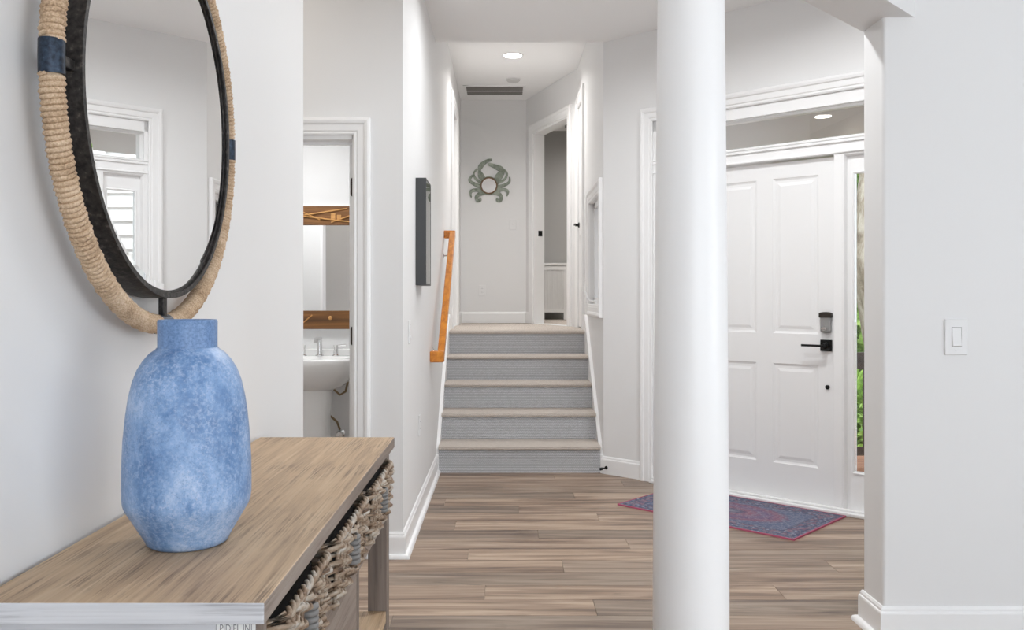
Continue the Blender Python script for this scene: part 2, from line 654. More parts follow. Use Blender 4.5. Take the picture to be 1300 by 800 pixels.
# ------------------------------------------------------------------ layout
XL = -0.745            # wall with the mirror
XHL, XHR = -0.476, 0.69  # stair hall walls
YB = 4.07              # wall with the bathroom door
YC = 6.02              # where the stair hall begins
YE = 9.45              # end wall of the upper hall
LAND = 0.945
ZC, ZH = 2.995, 3.377
UE = (0.7355, -0.6776)   # along the entry wall
NE = (0.6776, 0.7355)    # out of the house
F_ENTRY = (XHR, YC, math.atan2(UE[1], UE[0]))
F_BATH = (0.0, YB, 0.0)
F_HL = (XHL, 0.0, PI / 2)       # local x = world Y
F_HR = (XHR, 0.0, -PI / 2)      # local x = -world Y
PA, PB_ = (0.24, 9.45), (0.69, 8.15)
LAB = math.dist(PA, PB_)
F_ANG = (PA[0], PA[1], math.atan2(PB_[1] - PA[1], PB_[0] - PA[0]))
F_END = (0.0, YE, 0.0)

# floor -----------------------------------------------------------------
fl = MB()
fl.box(-2.7, 4.6, -4.2, 2.275, -0.10, 0.0)
poly = [(-2.7, 2.275), (4.6, 2.275), (4.6, 6.1), (-2.7, 6.1)]
poly = clip_poly(poly, XHR + NE[0] * 0.1, YC + NE[1] * 0.1, NE[0], NE[1])
fl.prism(poly, lambda a, b, h: (a, b, h), -0.10, -0.006)
floor = struct(fl.build('floor', 'plank_far'), 'brown wood plank floor of the foyer', 'floor')
row = 0
y = 2.275
while y < 6.1:
    x = -1.9 - (row * 0.437) % 1.22
    while x < 2.7:
        g = 0.0007
        q = [(x + g, y + g), (x + 1.22 - g, y + g), (x + 1.22 - g, y + 0.175 - g), (x + g, y + 0.175 - g)]
        q = clip_poly(q, XHR + NE[0] * 0.02, YC + NE[1] * 0.02, NE[0], NE[1])
        if len(q) >= 3:
            area_ = abs(sum(q[i][0] * q[(i + 1) % len(q)][1] - q[(i + 1) % len(q)][0] * q[i][1] for i in range(len(q)))) / 2
            if area_ > 0.002:
                MB().prism(q, lambda a, b, h: (a, b, h), -0.006, 0.0).build('plank', 'plank', floor)
        x += 1.22
    y += 0.175
    row += 1

# walls -----------------------------------------------------------------
F_LEFT = (XL, 0.0, PI / 2)
wall('wall_left', F_LEFT, -4.1, 3.214, 0, ZC, 0.12, label='white wall that carries the round rope mirror')
wall('wall_alcove', (0, 3.094, PI), XL + 0.12 - 0.0, 2.6, 0, ZC, 0.0 + 0.12, label='side wall of the alcove behind the mirror wall') if False else None
struct(B(-2.6, XL - 0.12, 3.094, 3.214, 0, ZC).build('wall_alcove_near', 'wall'), 'near wall of the alcove by the bathroom', 'wall')
struct(B(-2.72, -2.6, 3.094, 4.19, 0, ZC).build('wall_alcove_end', 'wall'), 'end wall of the alcove by the bathroom', 'wall')
BX0, BX1, BZ = -1.435, -0.707, 1.982
wall('wall_bathroom', F_BATH, -2.6, XHL - 0.12, 0, ZC, 0.12, [(BX0, BX1, 0, BZ)], label='white wall around the bathroom doorway')
HD0, HD1, HDZ = 7.76, 8.55, LAND + 2.03
wall('wall_hall_left', F_HL, YB, YE + 0.12, 0, ZH, 0.12, [(HD0, HD1, LAND, HDZ)], label='long white wall left of the stairs')
wall('wall_hall_end', F_END, XHL - 0.12, PA[0] + 0.02, 0.6, ZH, 0.12, label='white end wall of the upper hall behind the crab')
AO0, AO1, AOZ = 0.16 * LAB, 0.835 * LAB, LAND + 2.03
wall('wall_hall_angle', F_ANG, 0, LAB, 0.6, ZH, 0.12, [(AO0, AO1, LAND, AOZ)], label='angled white wall with the upper doorway')
CD0, CD1, CDZ = 7.53, 8.05, LAND + 2.03
WN0, WN1, WNZ0, WNZ1 = 6.15, 6.95, 1.17, 1.97
wall('wall_hall_right', F_HR, -8.26, -YC, 0, ZH, 0.14, [(-CD1, -CD0, LAND, CDZ), (-WN1, -WN0, WNZ0, WNZ1)], label='white wall right of the stairs')
E0, E1, EZ = 0.405, 1.947, 2.388
wall('wall_entry', F_ENTRY, 0, 2.75, 0, ZC, 0.15, [(E0, E1, -0.2, EZ)], label='angled white wall around the front door')
PE = (XHR + UE[0] * 2.7, YC + UE[1] * 2.7)
struct(B(PE[0], PE[0] + 0.12, 3.26, PE[1] + 0.06, 0, ZC).build('wall_entry_side', 'wall'), 'side wall of the entry beyond the right wall', 'wall')
PX, PY0, PY1 = 1.351, 3.09, 3.26
struct(B(PX, 4.6, PY0, PY1, 0, ZC).build('wall_right', 'wall', bevel=0.012, segs=4), 'white wall end on the right with the light switch', 'wall')
# unseen living room behind the viewer, with openings for the added daylight
wall('wall_living_side', (4.6, 0, -PI / 2), -PY0, 4.1, 0, ZC, 0.12, [(-1.5, 2.7, 0.35, 2.65)], label='living room side wall with wide openings for the added daylight')
wall('wall_living_back', (0, -4.1, PI), -4.72, 0.865, 0, ZC, 0.12, [(-4.3, 0.2, 0.35, 2.65)], label='living room back wall with wide openings for the added daylight')

# header beam above the column
HZ = 2.22
CXY = (0.4857, 2.2537)
hb = MB()
a45 = 0.0707107
e1 = (1.407 + 0.12, 3.175 + 0.12)
q = [(CXY[0] - a45 - 0.05, CXY[1] + a45 - 0.05), (CXY[0] + a45 - 0.05, CXY[1] - a45 - 0.05), (e1[0] + a45, e1[1] - a45), (e1[0] - a45, e1[1] + a45)]
q = clip_poly(q, PX, PY1 - 0.003, 0, 1)
hb.prism(q, lambda a, b, h: (a, b, h), HZ, ZC)
hb.box(XL, CXY[0] + 0.03, CXY[1] - 0.1, CXY[1] + 0.1, HZ, ZC)
struct(hb.build('wall_header', 'wall'), 'white header above the column and the right wall end', 'beam')

# ceilings ----------------------------------------------------------------
struct(B(-2.75, 4.75, -4.3, YC, ZC, ZC + 0.6).build('ceiling', 'ceil'), 'white foyer ceiling', 'ceiling')
struct(B(XHL - 0.12, 0.84, YC, 8.26, ZH, ZH + 0.2).box(XHL - 0.12, 2.46, 8.26, 11.4, ZH, ZH + 0.2).build('ceiling_hall', 'ceil'), 'white ceiling of the upper hall', 'ceiling')

# upper landing and stairs --------------------------------------------------
NST, RISE, RUN, Y0S = 5, 0.189, 0.296, 6.034
YTOP = Y0S + (NST - 1) * RUN
lnd = MB()
lnd.box(XHL - 0.1, XHR + 0.02, YTOP + 0.02, 8.2, LAND - 0.12, LAND)
lnd.box(XHL - 0.1, 2.4, 8.2, 11.3, LAND - 0.12, LAND - 0.001)
struct(lnd.build('floor_landing', 'carpet_warm_lit'), 'carpeted floor of the upper hall', 'floor')
SX0, SX1 = XHL + 0.02, XHR - 0.02
st = tag(empty('staircase', (0, Y0S, 0)), 'short flight of five carpeted stairs up to the hall', 'staircase')


def stair_tread(i):
    yf = Y0S + i * RUN - Y0S
    z = RISE * (i + 1)
    rr = 0.013
    back = yf + RUN if i < NST - 1 else yf + 0.05
    prof = [(back, z), (yf - 0.012, z)]
    for k in range(1, 8):
        a = PI / 2 + PI * k / 8
        prof.append((yf - 0.012 + rr * math.cos(a), z - rr + rr * math.sin(a)))
    prof += [(yf - 0.012, z - 2 * rr), (back, z - 2 * rr)]
    mb = MB()
    mb.prism(prof, lambda a, b, h: (h, a, b), SX0, SX1)
    return mb.build('tread', 'carpet_warm_lit', st, smooth=True)


for i in range(NST):
    yf = i * RUN
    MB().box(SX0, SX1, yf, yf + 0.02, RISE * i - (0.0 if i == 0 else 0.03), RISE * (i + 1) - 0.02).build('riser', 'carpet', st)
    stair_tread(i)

# skirt boards beside the stairs
for side, xa, xb in (('left', XHL, XHL + 0.02), ('right', XHR - 0.02, XHR)):
    s_ = RISE / RUN
    yy0, yy1 = YC + 0.004, YTOP - 0.01
    top0 = 0.125
    pr = [(yy0, 0.0), (yy1 + 0.12, LAND - 0.15), (yy1 + 0.12, LAND + 0.121), (yy1 - 0.02, LAND + 0.121), (Y0S + 0.02, top0), (yy0, top0)]
    o = MB().prism(pr, lambda a, b, h: (h, a, b), xa, xb).build('trim_1', 'trim')
    struct(o, 'white sloping skirt board on the %s of the stairs' % side, 'skirt board')
    cap = [(yy1 + 0.12, LAND + 0.121), (yy1 - 0.02, LAND + 0.121), (Y0S + 0.02, top0), (Y0S + 0.005, top0)]
    xo = xb if side == 'left' else xa
    MB().prism([(p_[0], p_[1] + dz) for p_, dz in zip(cap, (0, 0, 0, 0))] + [(p_[0], p_[1] + 0.012) for p_ in reversed(cap)],
               lambda a, b, h: (h, a, b), min(xo, xa) - (0.004 if side == 'right' else 0), max(xo, xb) + (0.004 if side == 'left' else 0)).build('cap_moulding', 'trim', o)

# baseboards ------------------------------------------------------------------
baseboard('baseboard_left', [(XL, 3.214), (XL, -4.1)], 0, 'white baseboard along the mirror wall')
baseboard('baseboard_hall_left', [(XHL, Y0S + 0.0), (XHL, YB), (BX1 + 0.095, YB)], 0, 'white baseboard wrapping the corner beside the bathroom doorway')
pe0 = (XHR + UE[0] * (E0 - 0.09), YC + UE[1] * (E0 - 0.09))
baseboard('baseboard_entry_left', [pe0, (XHR, YC), (XHR, Y0S + 0.0)], 0, 'white baseboard between the stairs and the front door', shoe=False)
baseboard('baseboard_entry_right', [PE, (XHR + UE[0] * (E1 + 0.09), YC + UE[1] * (E1 + 0.09))], 0, 'white baseboard right of the front door', shoe=False)
baseboard('baseboard_right', [(4.6, PY0), (PX, PY0), (PX, PY1), (PX + 1.2, PY1)], 0, 'white baseboard around the right wall end')
baseboard('baseboard_hall_end', [(PA[0] + 0.327 * 0.115, PA[1] - 0.945 * 0.115), PA, (XHL, YE), (XHL, HD1 + 0.1)], LAND, 'white baseboard under the crab', shoe=False)
baseboard('baseboard_hall_upper_left', [(XHL, HD0 - 0.1), (XHL, YTOP + 0.11)], LAND, 'white baseboard of the upper hall before the left door', shoe=False)
baseboard('baseboard_bathroom', [(-0.72, 5.5), (-2.0, 5.5)], 0, 'white baseboard behind the pedestal sink', shoe=False)

# bathroom shell ------------------------------------------------------------------
struct(B(-2.0, XHL - 0.12, 5.5, 5.62, 0, 2.5).build('wall_bathroom_back', 'wall'), 'white bathroom wall behind the sink', 'wall')
struct(B(-2.12, -2.0, 4.19, 5.62, 0, 2.5).build('wall_bathroom_left', 'wall'), 'bathroom side wall', 'wall')
struct(B(-2.12, XHL - 0.12, 4.19, 5.62, 2.44, 2.56).build('ceiling_bathroom', 'ceil'), 'bathroom ceiling', 'ceiling')
# upper room shell
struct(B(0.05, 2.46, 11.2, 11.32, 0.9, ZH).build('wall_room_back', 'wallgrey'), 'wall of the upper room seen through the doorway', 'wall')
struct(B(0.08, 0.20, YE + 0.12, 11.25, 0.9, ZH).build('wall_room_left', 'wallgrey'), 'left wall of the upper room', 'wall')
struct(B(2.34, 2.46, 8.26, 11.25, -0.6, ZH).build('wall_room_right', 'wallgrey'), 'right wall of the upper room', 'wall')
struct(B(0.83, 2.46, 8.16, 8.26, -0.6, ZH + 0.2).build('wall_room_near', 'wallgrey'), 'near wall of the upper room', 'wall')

# ------------------------------------------------------------------ doors


def panel_leaf(parent, x0, x1, z0, z1, yf, th, panels, name='door_leaf', mat='door'):
    """leaf with sunk moulded panels; yf is the room-side face, thickness th outwards"""
    xs = sorted({x0, x1, *[q for p_ in panels for q in p_[:2]]})
    zs = sorted({z0, z1, *[q for p_ in panels for q in p_[2:]]})
    mb = MB()
    for i in range(len(xs) - 1):
        for j in range(len(zs) - 1):
            cx, cz = (xs[i] + xs[i + 1]) / 2, (zs[j] + zs[j + 1]) / 2
            if any(p_[0] < cx < p_[1] and p_[2] < cz < p_[3] for p_ in panels):
                continue
            mb.box(xs[i], xs[i + 1], yf, yf + th, zs[j], zs[j + 1])
    leaf = mb.build(name, mat, parent)
    for p_ in panels:
        a, b, c_, d = p_
        m2 = MB()
        # sloped moulding to a sunk flat, then a raised field
        lv = [(0.0, 0.0), (0.004, 0.003), (0.014, 0.0065), (0.028, 0.0065), (0.046, 0.0025)]
        rings = []
        for ins, dep in lv:
            rings.append([(a + ins, yf + dep, c_ + ins), (b - ins, yf + dep, c_ + ins), (b - ins, yf + dep, d - ins), (a + ins, yf + dep, d - ins)])
        vs = [q for r in rings for q in r]
        fs = []
        for i in range(len(lv) - 1):
            for k in range(4):
                k2 = (k + 1) % 4
                fs.append((i * 4 + k, i * 4 + k2, (i + 1) * 4 + k2, (i + 1) * 4 + k))
        n = (len(lv) - 1) * 4
        fs.append((n, n + 1, n + 2, n + 3))
        # back
        vs += [(a, yf + th, c_), (b, yf + th, c_), (b, yf + th, d), (a, yf + th, d)]
        m_ = len(vs) - 4
        fs.append((m_ + 3, m_ + 2, m_ + 1, m_))
        for k in range(4):
            k2 = (k + 1) % 4
            fs.append((m_ + k, m_ + k2, k2, k))
        m2.add(vs, fs)
        m2.build('panel', mat, leaf)
    return leaf


# front door unit
d1 = struct(femp('door_1', F_ENTRY), 'white four-panel front door with black lever and keypad lock', 'front door')
DL, DR, DZ = 0.743, 1.609, 2.036
panel_leaf(d1, DL + 0.003, DR - 0.003, 0.022, DZ - 0.008, 0.035, 0.045,
           [(DL + 0.101, 1.1226, 0.23, 0.827), (1.229, 1.508, 0.23, 0.827), (DL + 0.101, 1.1226, 1.007, 1.933), (1.229, 1.508, 1.007, 1.933)])
fr = MB()
fr.box(E0, E0 + 0.025, 0, 0.15, 0, EZ)
fr.box(E1 - 0.025, E1, 0, 0.15, 0, EZ)
fr.box(E0, E1, 0, 0.15, 2.318, EZ)
fr.box(E0, E1, 0.004, 0.15, DZ, 2.13)
fr.box(0.692, DL, 0.004, 0.15, 0, DZ)
fr.box(DR, 1.660, 0.004, 0.15, 0, DZ)
frame = fr.build('door_frame', 'trim', d1, bevel=0.002)
# moulding strips on the transom bar
mo = MB()
mo.box(E0, E1, -0.012, 0.004, 2.118, 2.130)
mo.box(E0, E1, -0.008, 0.004, 2.100, 2.118)
mo.box(E0, E1, -0.006, 0.004, 2.040, 2.052)
mo.build('transom_moulding', 'trim', frame, bevel=0.003)
B(E0, E1, -0.055, 0.15, 0.0, 0.020).build('threshold', 'trim', d1, bevel=0.005)
B(E0, E1, -0.022, 0.0, 0.020, 0.032).build('sill_strip', 'trim', d1, bevel=0.004)
o = casing('trim_2', [(E0, 0), (E0, EZ), (E1, EZ), (E1, 0)], F_ENTRY, None, 0.09, 1.2)
struct(o, 'white moulded casing around the front door and transom', 'casing')
# hardware
XK = 1.556
k = MB()
k.box(XK - 0.034, XK + 0.034, 0.022, 0.035, 0.912, 0.978)
rose = k.build('lever_handle', 'black', d1, bevel=0.003)
MB().lathe([(0.019, 0.022), (0.019, 0.012), (0.013, 0.010), (0.013, -0.028), (0.0, -0.028)], 20, (XK, 0, 0.945), 'Y').build('spindle', 'black', rose, smooth=True)
B(XK - 0.125, XK + 0.010, -0.032, -0.018, 0.938, 0.951).build('lever', 'black', rose, bevel=0.003)
k = MB()
pts = []
for s_ in range(13):
    a = PI + PI * s_ / 12
    pts.append((XK + 0.030 * math.cos(a), 1.030 + 0.013 * math.sin(a)))
pts += [(XK + 0.030, 1.115), (XK - 0.030, 1.115)]
k.prism(pts, lambda a, b, h: (a, h, b), 0.012, 0.035)
lock = k.build('keypad_lock', 'satin', d1, bevel=0.004)
pts = [(XK - 0.036, 1.105), (XK + 0.036, 1.105)]
for s_ in range(11):
    a = PI * s_ / 10
    pts.append((XK + 0.036 * math.cos(a), 1.128 + 0.010 * math.sin(a)))
MB().prism(pts, lambda a, b, h: (a, h, b), 0.004, 0.035).build('lock_cap', 'bronze', lock, bevel=0.004)
MB().lathe([(0.014, 0.012), (0.014, 0.006), (0.0, 0.006)], 20, (XK - 0.004, 0, 1.042), 'Y').build('thumb_turn_rose', 'chrome', lock, smooth=True)
B(XK - 0.017, XK + 0.010, -0.006, 0.007, 1.038, 1.046).build('thumb_turn', 'chrome', lock, bevel=0.003)
MB().lathe([(0.0125, 0.035), (0.0125, 0.027), (0.008, 0.024), (0.0, 0.024)], 20, (XK + 0.006, 0, 0.705), 'Y').build('door_stud', 'black', d1, smooth=True)
B(DR - 0.003, DR + 0.004, 0.032, 0.036, 0.915, 0.975).build('latch_plate', 'satin', d1)

# sidelights and transom
for nm, g0, g1, lab in (('window_1', 0.475, 0.655, 'narrow sidelight left of the front door behind the column'),
                        ('window_2', 1.711, 1.897, 'narrow sidelight right of the front door showing greenery')):
    w = struct(femp(nm, F_ENTRY), lab, 'window')
    a0, a1 = (0.43, 0.692) if nm == 'window_1' else (1.66, 1.922)
    m_ = MB()
    m_.box(a0, g0, 0.035, 0.08, 0.02, DZ)
    m_.box(g1, a1, 0.035, 0.08, 0.02, DZ)
    m_.box(g0, g1, 0.035, 0.08, 0.02, 0.2345)
    m_.box(g0, g1, 0.035, 0.08, 1.923, DZ)
    m_.build('sash', 'trim', w)
    m_ = MB()
    sweep2d(m_, [(g0, 0.2345), (g0, 1.923), (g1, 1.923), (g1, 0.2345), (g0, 0.2345)], [(-0.004, 0), (-0.004, 0.003), (0.004, 0.008), (0.010, 0.003), (0.010, 0)], lambda x, z, b: (x, 0.035 - b, z))
    m_.build('bead', 'trim', w)
    m_ = MB()
    sweep2d(m_, [(a0, 0.02), (a0, DZ), (a1, DZ), (a1, 0.02)], [(0, 0), (0, 0.03), (-0.006, 0.03), (-0.014, 0.010), (-0.014, 0)], lambda x, z, b: (x, 0.035 - b, z))
    m_.build('stop_moulding', 'trim', w)
    B(g0, g1, 0.055, 0.061, 0.2345, 1.923).build('pane', 'glass', w)
w = struct(femp('window_3', F_ENTRY), 'long narrow transom window above the front door', 'window')
m_ = MB()
sweep2d(m_, [(0.43, 2.13), (0.43, 2.318), (1.922, 2.318), (1.922, 2.13), (0.43, 2.13)], [(0, 0), (0, 0.02), (-0.006, 0.018), (-0.014, 0.006), (-0.014, 0)], lambda x, z, b: (x, 0.05 - b, z))
m_.build('sash', 'trim', w)
B(0.43, 1.922, 0.058, 0.064, 2.13, 2.318).build('pane', 'glass', w)

# bathroom doorway: jambs, casing, opened door
jb = MB()
jb.box(BX0 - 0.0, BX0 + 0.018, 0, 0.12, 0, BZ)
jb.box(BX1 - 0.006, BX1, 0, 0.12, 0, BZ)
jb.box(BX0, BX1, 0, 0.12, BZ - 0.018, BZ)
jb.box(BX0, BX1, 0.07, 0.085, BZ - 0.032, BZ - 0.018)
o = casing('trim_3', [(BX0, 0), (BX0, BZ), (BX1, BZ), (BX1, 0)], F_BATH, None, 0.08)
struct(o, 'white moulded casing around the bathroom doorway', 'casing')
jb.build('jamb', 'trim', o)
d2 = struct(empty('door_2', (BX1 - 0.006, YB + 0.125, 0)), 'white bathroom door swung open into the bathroom', 'door')
lf = B(-0.036, 0.0, 0.0, 0.70, 0.012, 1.965).build('door_leaf', 'door', d2)
for zz in (1.73, 1.04, 0.30):
    pass
for zz in (1.755, 1.035, 0.28):
    pts = []
    for (cx, cz, a0) in ((0.0, 0.035, 0), (0.0, -0.035, 0)):
        pass
    rr = 0.012
    loc = []
    for cx, cz, st_ in ((-0.030 + rr, -0.046 + rr, PI), (-0.004, -0.046, None), (-0.004, 0.046, None), (-0.030 + rr, 0.046 - rr, PI / 2)):
        if st_ is None:
            loc.append((cx, cz))
        else:
            for s_ in range(5):
                a = st_ + PI / 2 * s_ / 4
                loc.append((cx + rr * math.cos(a), cz + rr * math.sin(a)))
    MB().prism(loc, lambda a, b, h, zz=zz: (a, h, zz + b), -0.004, 0.001).build('hinge', 'bronze', d2)

# upper hall: left door
o = casing('trim_4', [(HD0, LAND), (HD0, HDZ), (HD1, HDZ), (HD1, LAND)], F_HL, None, 0.09)
struct(o, 'white casing of the door on the left of the upper hall', 'casing')
d3 = struct(femp('door_3', F_HL), 'closed white door on the left of the upper hall', 'door')
panel_leaf(d3, HD0, HD1, LAND, HDZ, 0.04, 0.04, [(HD0 + 0.11, HD1 - 0.11, LAND + 0.25, LAND + 0.85), (HD0 + 0.11, HD1 - 0.11, LAND + 1.0, LAND + 1.9)])

# angled doorway
o = casing('trim_5', [(AO0, LAND), (AO0, AOZ), (AO1, AOZ), (AO1, LAND)], F_ANG, None, 0.095)
struct(o, 'white casing around the angled upper doorway', 'casing')
jb = MB()
jb.box(AO0, AO0 + 0.016, 0, 0.12, LAND, AOZ)
jb.box(AO1 - 0.016, AO1, 0, 0.12, LAND, AOZ)
jb.box(AO0, AO1, 0, 0.12, AOZ - 0.016, AOZ)
jb.build('jamb', 'trim', o)
B(AO0 + 0.016, AO0 + 0.019, 0.05, 0.095, LAND + 0.93, LAND + 0.99).build('strike_plate', 'black', o)

# linen closet door in the right hall wall
o = casing('trim_6', [(-CD1, LAND), (-CD1, CDZ), (-CD0, CDZ), (-CD0, LAND)], F_HR, None, 0.09)
struct(o, 'white casing of the narrow closet door on the right', 'casing')
d4 = struct(femp('door_4', F_HR), 'narrow white closet door with black hinges at the top of the stairs', 'door')
panel_leaf(d4, -CD1 + 0.003, -CD0 - 0.003, LAND + 0.01, CDZ - 0.003, 0.004, 0.04,
           [(-CD1 + 0.10, -CD0 - 0.10, LAND + 0.25, LAND + 0.85), (-CD1 + 0.10, -CD0 - 0.10, LAND + 1.0, LAND + 1.9)])
for zz in (LAND + 1.80, LAND + 1.04, LAND + 0.27):
    MB().lathe([(0.007, zz - 0.045), (0.007, zz + 0.045)], 10, (-CD0 - 0.004, -0.012, 0), 'Z').build('hinge', 'black', d4, smooth=True)
MB().lathe([(0.024, 0.004), (0.024, -0.006), (0.012, -0.010), (0.012, -0.035), (0.0, -0.035)], 18, (-CD1 + 0.055, 0, LAND + 0.945), 'Y').build('knob', 'black', d4, smooth=True)
B(-CD1 + 0.045, -CD1 + 0.15, -0.048, -0.034, LAND + 0.938, LAND + 0.952).build('lever', 'black', d4, bevel=0.003)

# crank window in the right hall wall
w = struct(femp('window_4', F_HR), 'cased casement window with a white crank beside the stairs', 'window')
casing('window_casing', [(-WN1, WNZ0), (-WN1, WNZ1), (-WN0, WNZ1), (-WN0, WNZ0), (-WN1, WNZ0)], None, w, 0.092, 1.15)
m_ = MB()
m_.box(-WN1, -WN1 + 0.04, 0.03, 0.11, WNZ0, WNZ1)
m_.box(-WN0 - 0.04, -WN0, 0.03, 0.11, WNZ0, WNZ1)
m_.box(-WN1, -WN0, 0.03, 0.11, WNZ0, WNZ0 + 0.05)
m_.box(-WN1, -WN0, 0.03, 0.11, WNZ1 - 0.04, WNZ1)
m_.build('sash', 'trim', w)
B(-WN1 + 0.04, -WN0 - 0.04, 0.07, 0.076, WNZ0 + 0.05, WNZ1 - 0.04).build('pane', 'glass', w)
cr = MB()
xc = -6.52
cr.box(xc - 0.05, xc + 0.05, -0.012, 0.03, WNZ0 + 0.004, WNZ0 + 0.032)
cr.tube([(xc, 0.0, WNZ0 + 0.02), (xc - 0.012, -0.045, WNZ0 + 0.026), (xc - 0.03, -0.065, WNZ0 + 0.05), (xc - 0.06, -0.07, WNZ0 + 0.085), (xc - 0.085, -0.085, WNZ0 + 0.10)],
        [0.008, 0.007, 0.006, 0.006, 0.008], 8)
cr.build('crank_handle', 'plate', w, smooth=True)

# ------------------------------------------------------------------ column
colm = MB()
prof = [(0.135, 0.0), (0.135, 0.045), (0.128, 0.05), (0.128, 0.058), (0.118, 0.075), (0.108, 0.085), (0.105, 0.10), (0.0985, 0.115)]
for k in range(13):
    f_ = k / 12
    prof.append((0.0975 - 0.0125 * max(0.0, (f_ - 0.15) / 0.85) ** 1.3, 0.14 + (2.03 - 0.14) * f_))
prof += [(0.088, 2.05), (0.092, 2.06), (0.088, 2.075), (0.092, 2.12), (0.11, 2.15)]
colm.lathe(prof, 72)
c_ = empty('column', (CXY[0], CXY[1], 0))
tag(c_, 'tapered round white column standing in the foyer', 'column', kind='structure')
colm.build('shaft', 'column', c_, smooth=True)
B(-0.145, 0.145, -0.145, 0.145, 0.0, 0.012).build('plinth', 'column', c_)
B(-0.12, 0.12, -0.12, 0.12, 2.15, HZ).build('capital', 'column', c_)

# ------------------------------------------------------------------ recessed lights


def downlight(x, y, z, power, color, label, r=0.078, spread=165):
    d = tag(empty('recessed_light', (x, y, z)), label, 'ceiling light')
    MB().lathe([(r + 0.016, 0.0), (r + 0.014, -0.006), (r + 0.002, -0.007), (r, 0.0)], 40, cap=False).build('trim_ring', 'trim', d, smooth=True)
    MB().lathe([(r, -0.0055), (0.0, -0.0055)], 40, cap=False).build('lens', 'lamp', d)
    l = area('recessed_light_beam', (x, y, z - 0.012), (0, 0, 0), 2 * r, 2 * r, power, color, 'DISK')
    l.data.spread = math.radians(spread)
    return d


WARM = (1.0, 0.90, 0.78)
NEUT = (0.96, 0.98, 1.0)
downlight(0.077, 7.70, ZH, 17, (1.0, 0.975, 0.95), 'bright recessed light in the upper hall ceiling', spread=145)
downlight(-1.45, 3.5, ZC, 3.6, WARM, 'recessed light in the alcove ceiling by the bathroom')
downlight(0.6, 3.3, ZC, 13, NEUT, 'recessed light in the foyer ceiling near the column')
downlight(0.15, 4.75, ZC, 11, NEUT, 'added light in the foyer ceiling before the stairs')  # extra lamp out of view, added to brighten stairs and hall wall
downlight(1.3, 3.95, ZC, 20, NEUT, 'added light in the foyer ceiling near the front door')  # unseen lamp added to lift the entry wall and foyer ceiling
downlight(-1.3, 4.7, 2.44, 9, NEUT, 'recessed light in the bathroom ceiling', 0.14)
downlight(1.5, 9.9, ZH, 30, (1.0, 0.96, 0.92), 'added light in the upper room ceiling')  # unseen lamp added to brighten the room past the upper doorway

# smoke detector, vent
sd = tag(empty('smoke_detector', (0.09, 8.55, ZH)), 'round white smoke detector on the upper hall ceiling', 'smoke detector')
MB().lathe([(0.066, 0), (0.066, -0.012), (0.058, -0.024), (0.0, -0.026)], 32).build('housing', 'detector', sd, smooth=True)
MB().lathe([(0.072, 0), (0.072, -0.006), (0.06, -0.007)], 32).build('base_plate', 'plate', sd, smooth=True)
vx0, vx1, vy0, vy1 = -0.42, 0.225, 8.80, 9.22
v = tag(empty('ceiling_vent', ((vx0 + vx1) / 2, (vy0 + vy1) / 2, ZH)), 'rectangular return air vent in the upper hall ceiling', 'vent')
hx, hy = (vx1 - vx0) / 2, (vy1 - vy0) / 2
sweep2d(MB(), [(-hx, -hy), (hx, -hy), (hx, hy), (-hx, hy), (-hx, -hy)], [(0, 0), (0.0, -0.006), (0.022, -0.009), (0.035, -0.006), (0.035, 0)], lambda a, b, h: (a, b, h)).build('frame', 'trim', v)
B(-hx + 0.03, hx - 0.03, -hy + 0.03, hy - 0.03, -0.002, -0.0005).build('duct_opening', 'duct', v)
B(-hx + 0.03, hx - 0.03, -0.012, 0.012, -0.009, -0.001).build('centre_bar', 'trim', v)
sl = None
nsl = 12
ys_ = [-hy + 0.04 + (hy - 0.055) * (i + 0.5) / nsl for i in range(nsl)] + [0.015 + (hy - 0.055) * (i + 0.5) / nsl for i in range(nsl)]
mat_sl = plain('vent_slat_metal', (0.20, 0.19, 0.18), 0.6)
for yy in ys_:
    if sl is None:
        m_ = MB()
        m_.add([(-hx + 0.03, 0, -0.002), (hx - 0.03, 0, -0.002), (hx - 0.03, 0.006, -0.008), (-hx + 0.03, 0.006, -0.008),
                (-hx + 0.03, 0.0015, -0.002), (hx - 0.03, 0.0015, -0.002), (hx - 0.03, 0.0075, -0.008), (-hx + 0.03, 0.0075, -0.008)],
               [(0, 1, 2, 3), (7, 6, 5, 4), (0, 4, 5, 1), (2, 6, 7, 3), (1, 5, 6, 2), (0, 3, 7, 4)])
        sl = m_.build('slat', mat_sl, v)
        sl.location = (0, yy, 0)
    else:
        c2 = sl.copy()
        COL.objects.link(c2)
        c2.parent = v
        c2.location = (0, yy, 0)

# ------------------------------------------------------------------ handrail
hr = tag(empty('handrail', (XHL, 5.6, 0.85)), 'honey oak handrail on the left stair wall', 'handrail')
RY0, RY1, RZ0, RZ1 = 0.0, 1.25, -0.005, 0.868
m_ = MB()
x0_, x1_, hh = 0.045, 0.090, 0.062
m_.add([(x, y_, z_ + dz) for (y_, z_) in ((RY0, RZ0), (RY1, RZ1)) for x in (x0_, x1_) for dz in (-hh / 2, hh / 2)],
       [(0, 1, 3, 2), (4, 6, 7, 5), (0, 4, 5, 1), (2, 3, 7, 6), (0, 2, 6, 4), (1, 5, 7, 3)])
m_.build('rail', 'honey', hr, bevel=0.006)
B(0.0, x1_, RY0 - 0.05, RY0 + 0.012, RZ0 - 0.04, RZ0 + 0.032).build('return', 'honey', hr, bevel=0.006)
B(0.0, x1_, RY1 - 0.008, RY1 + 0.045, RZ1 - 0.028, RZ1 + 0.034).build('return', 'honey', hr, bevel=0.006)
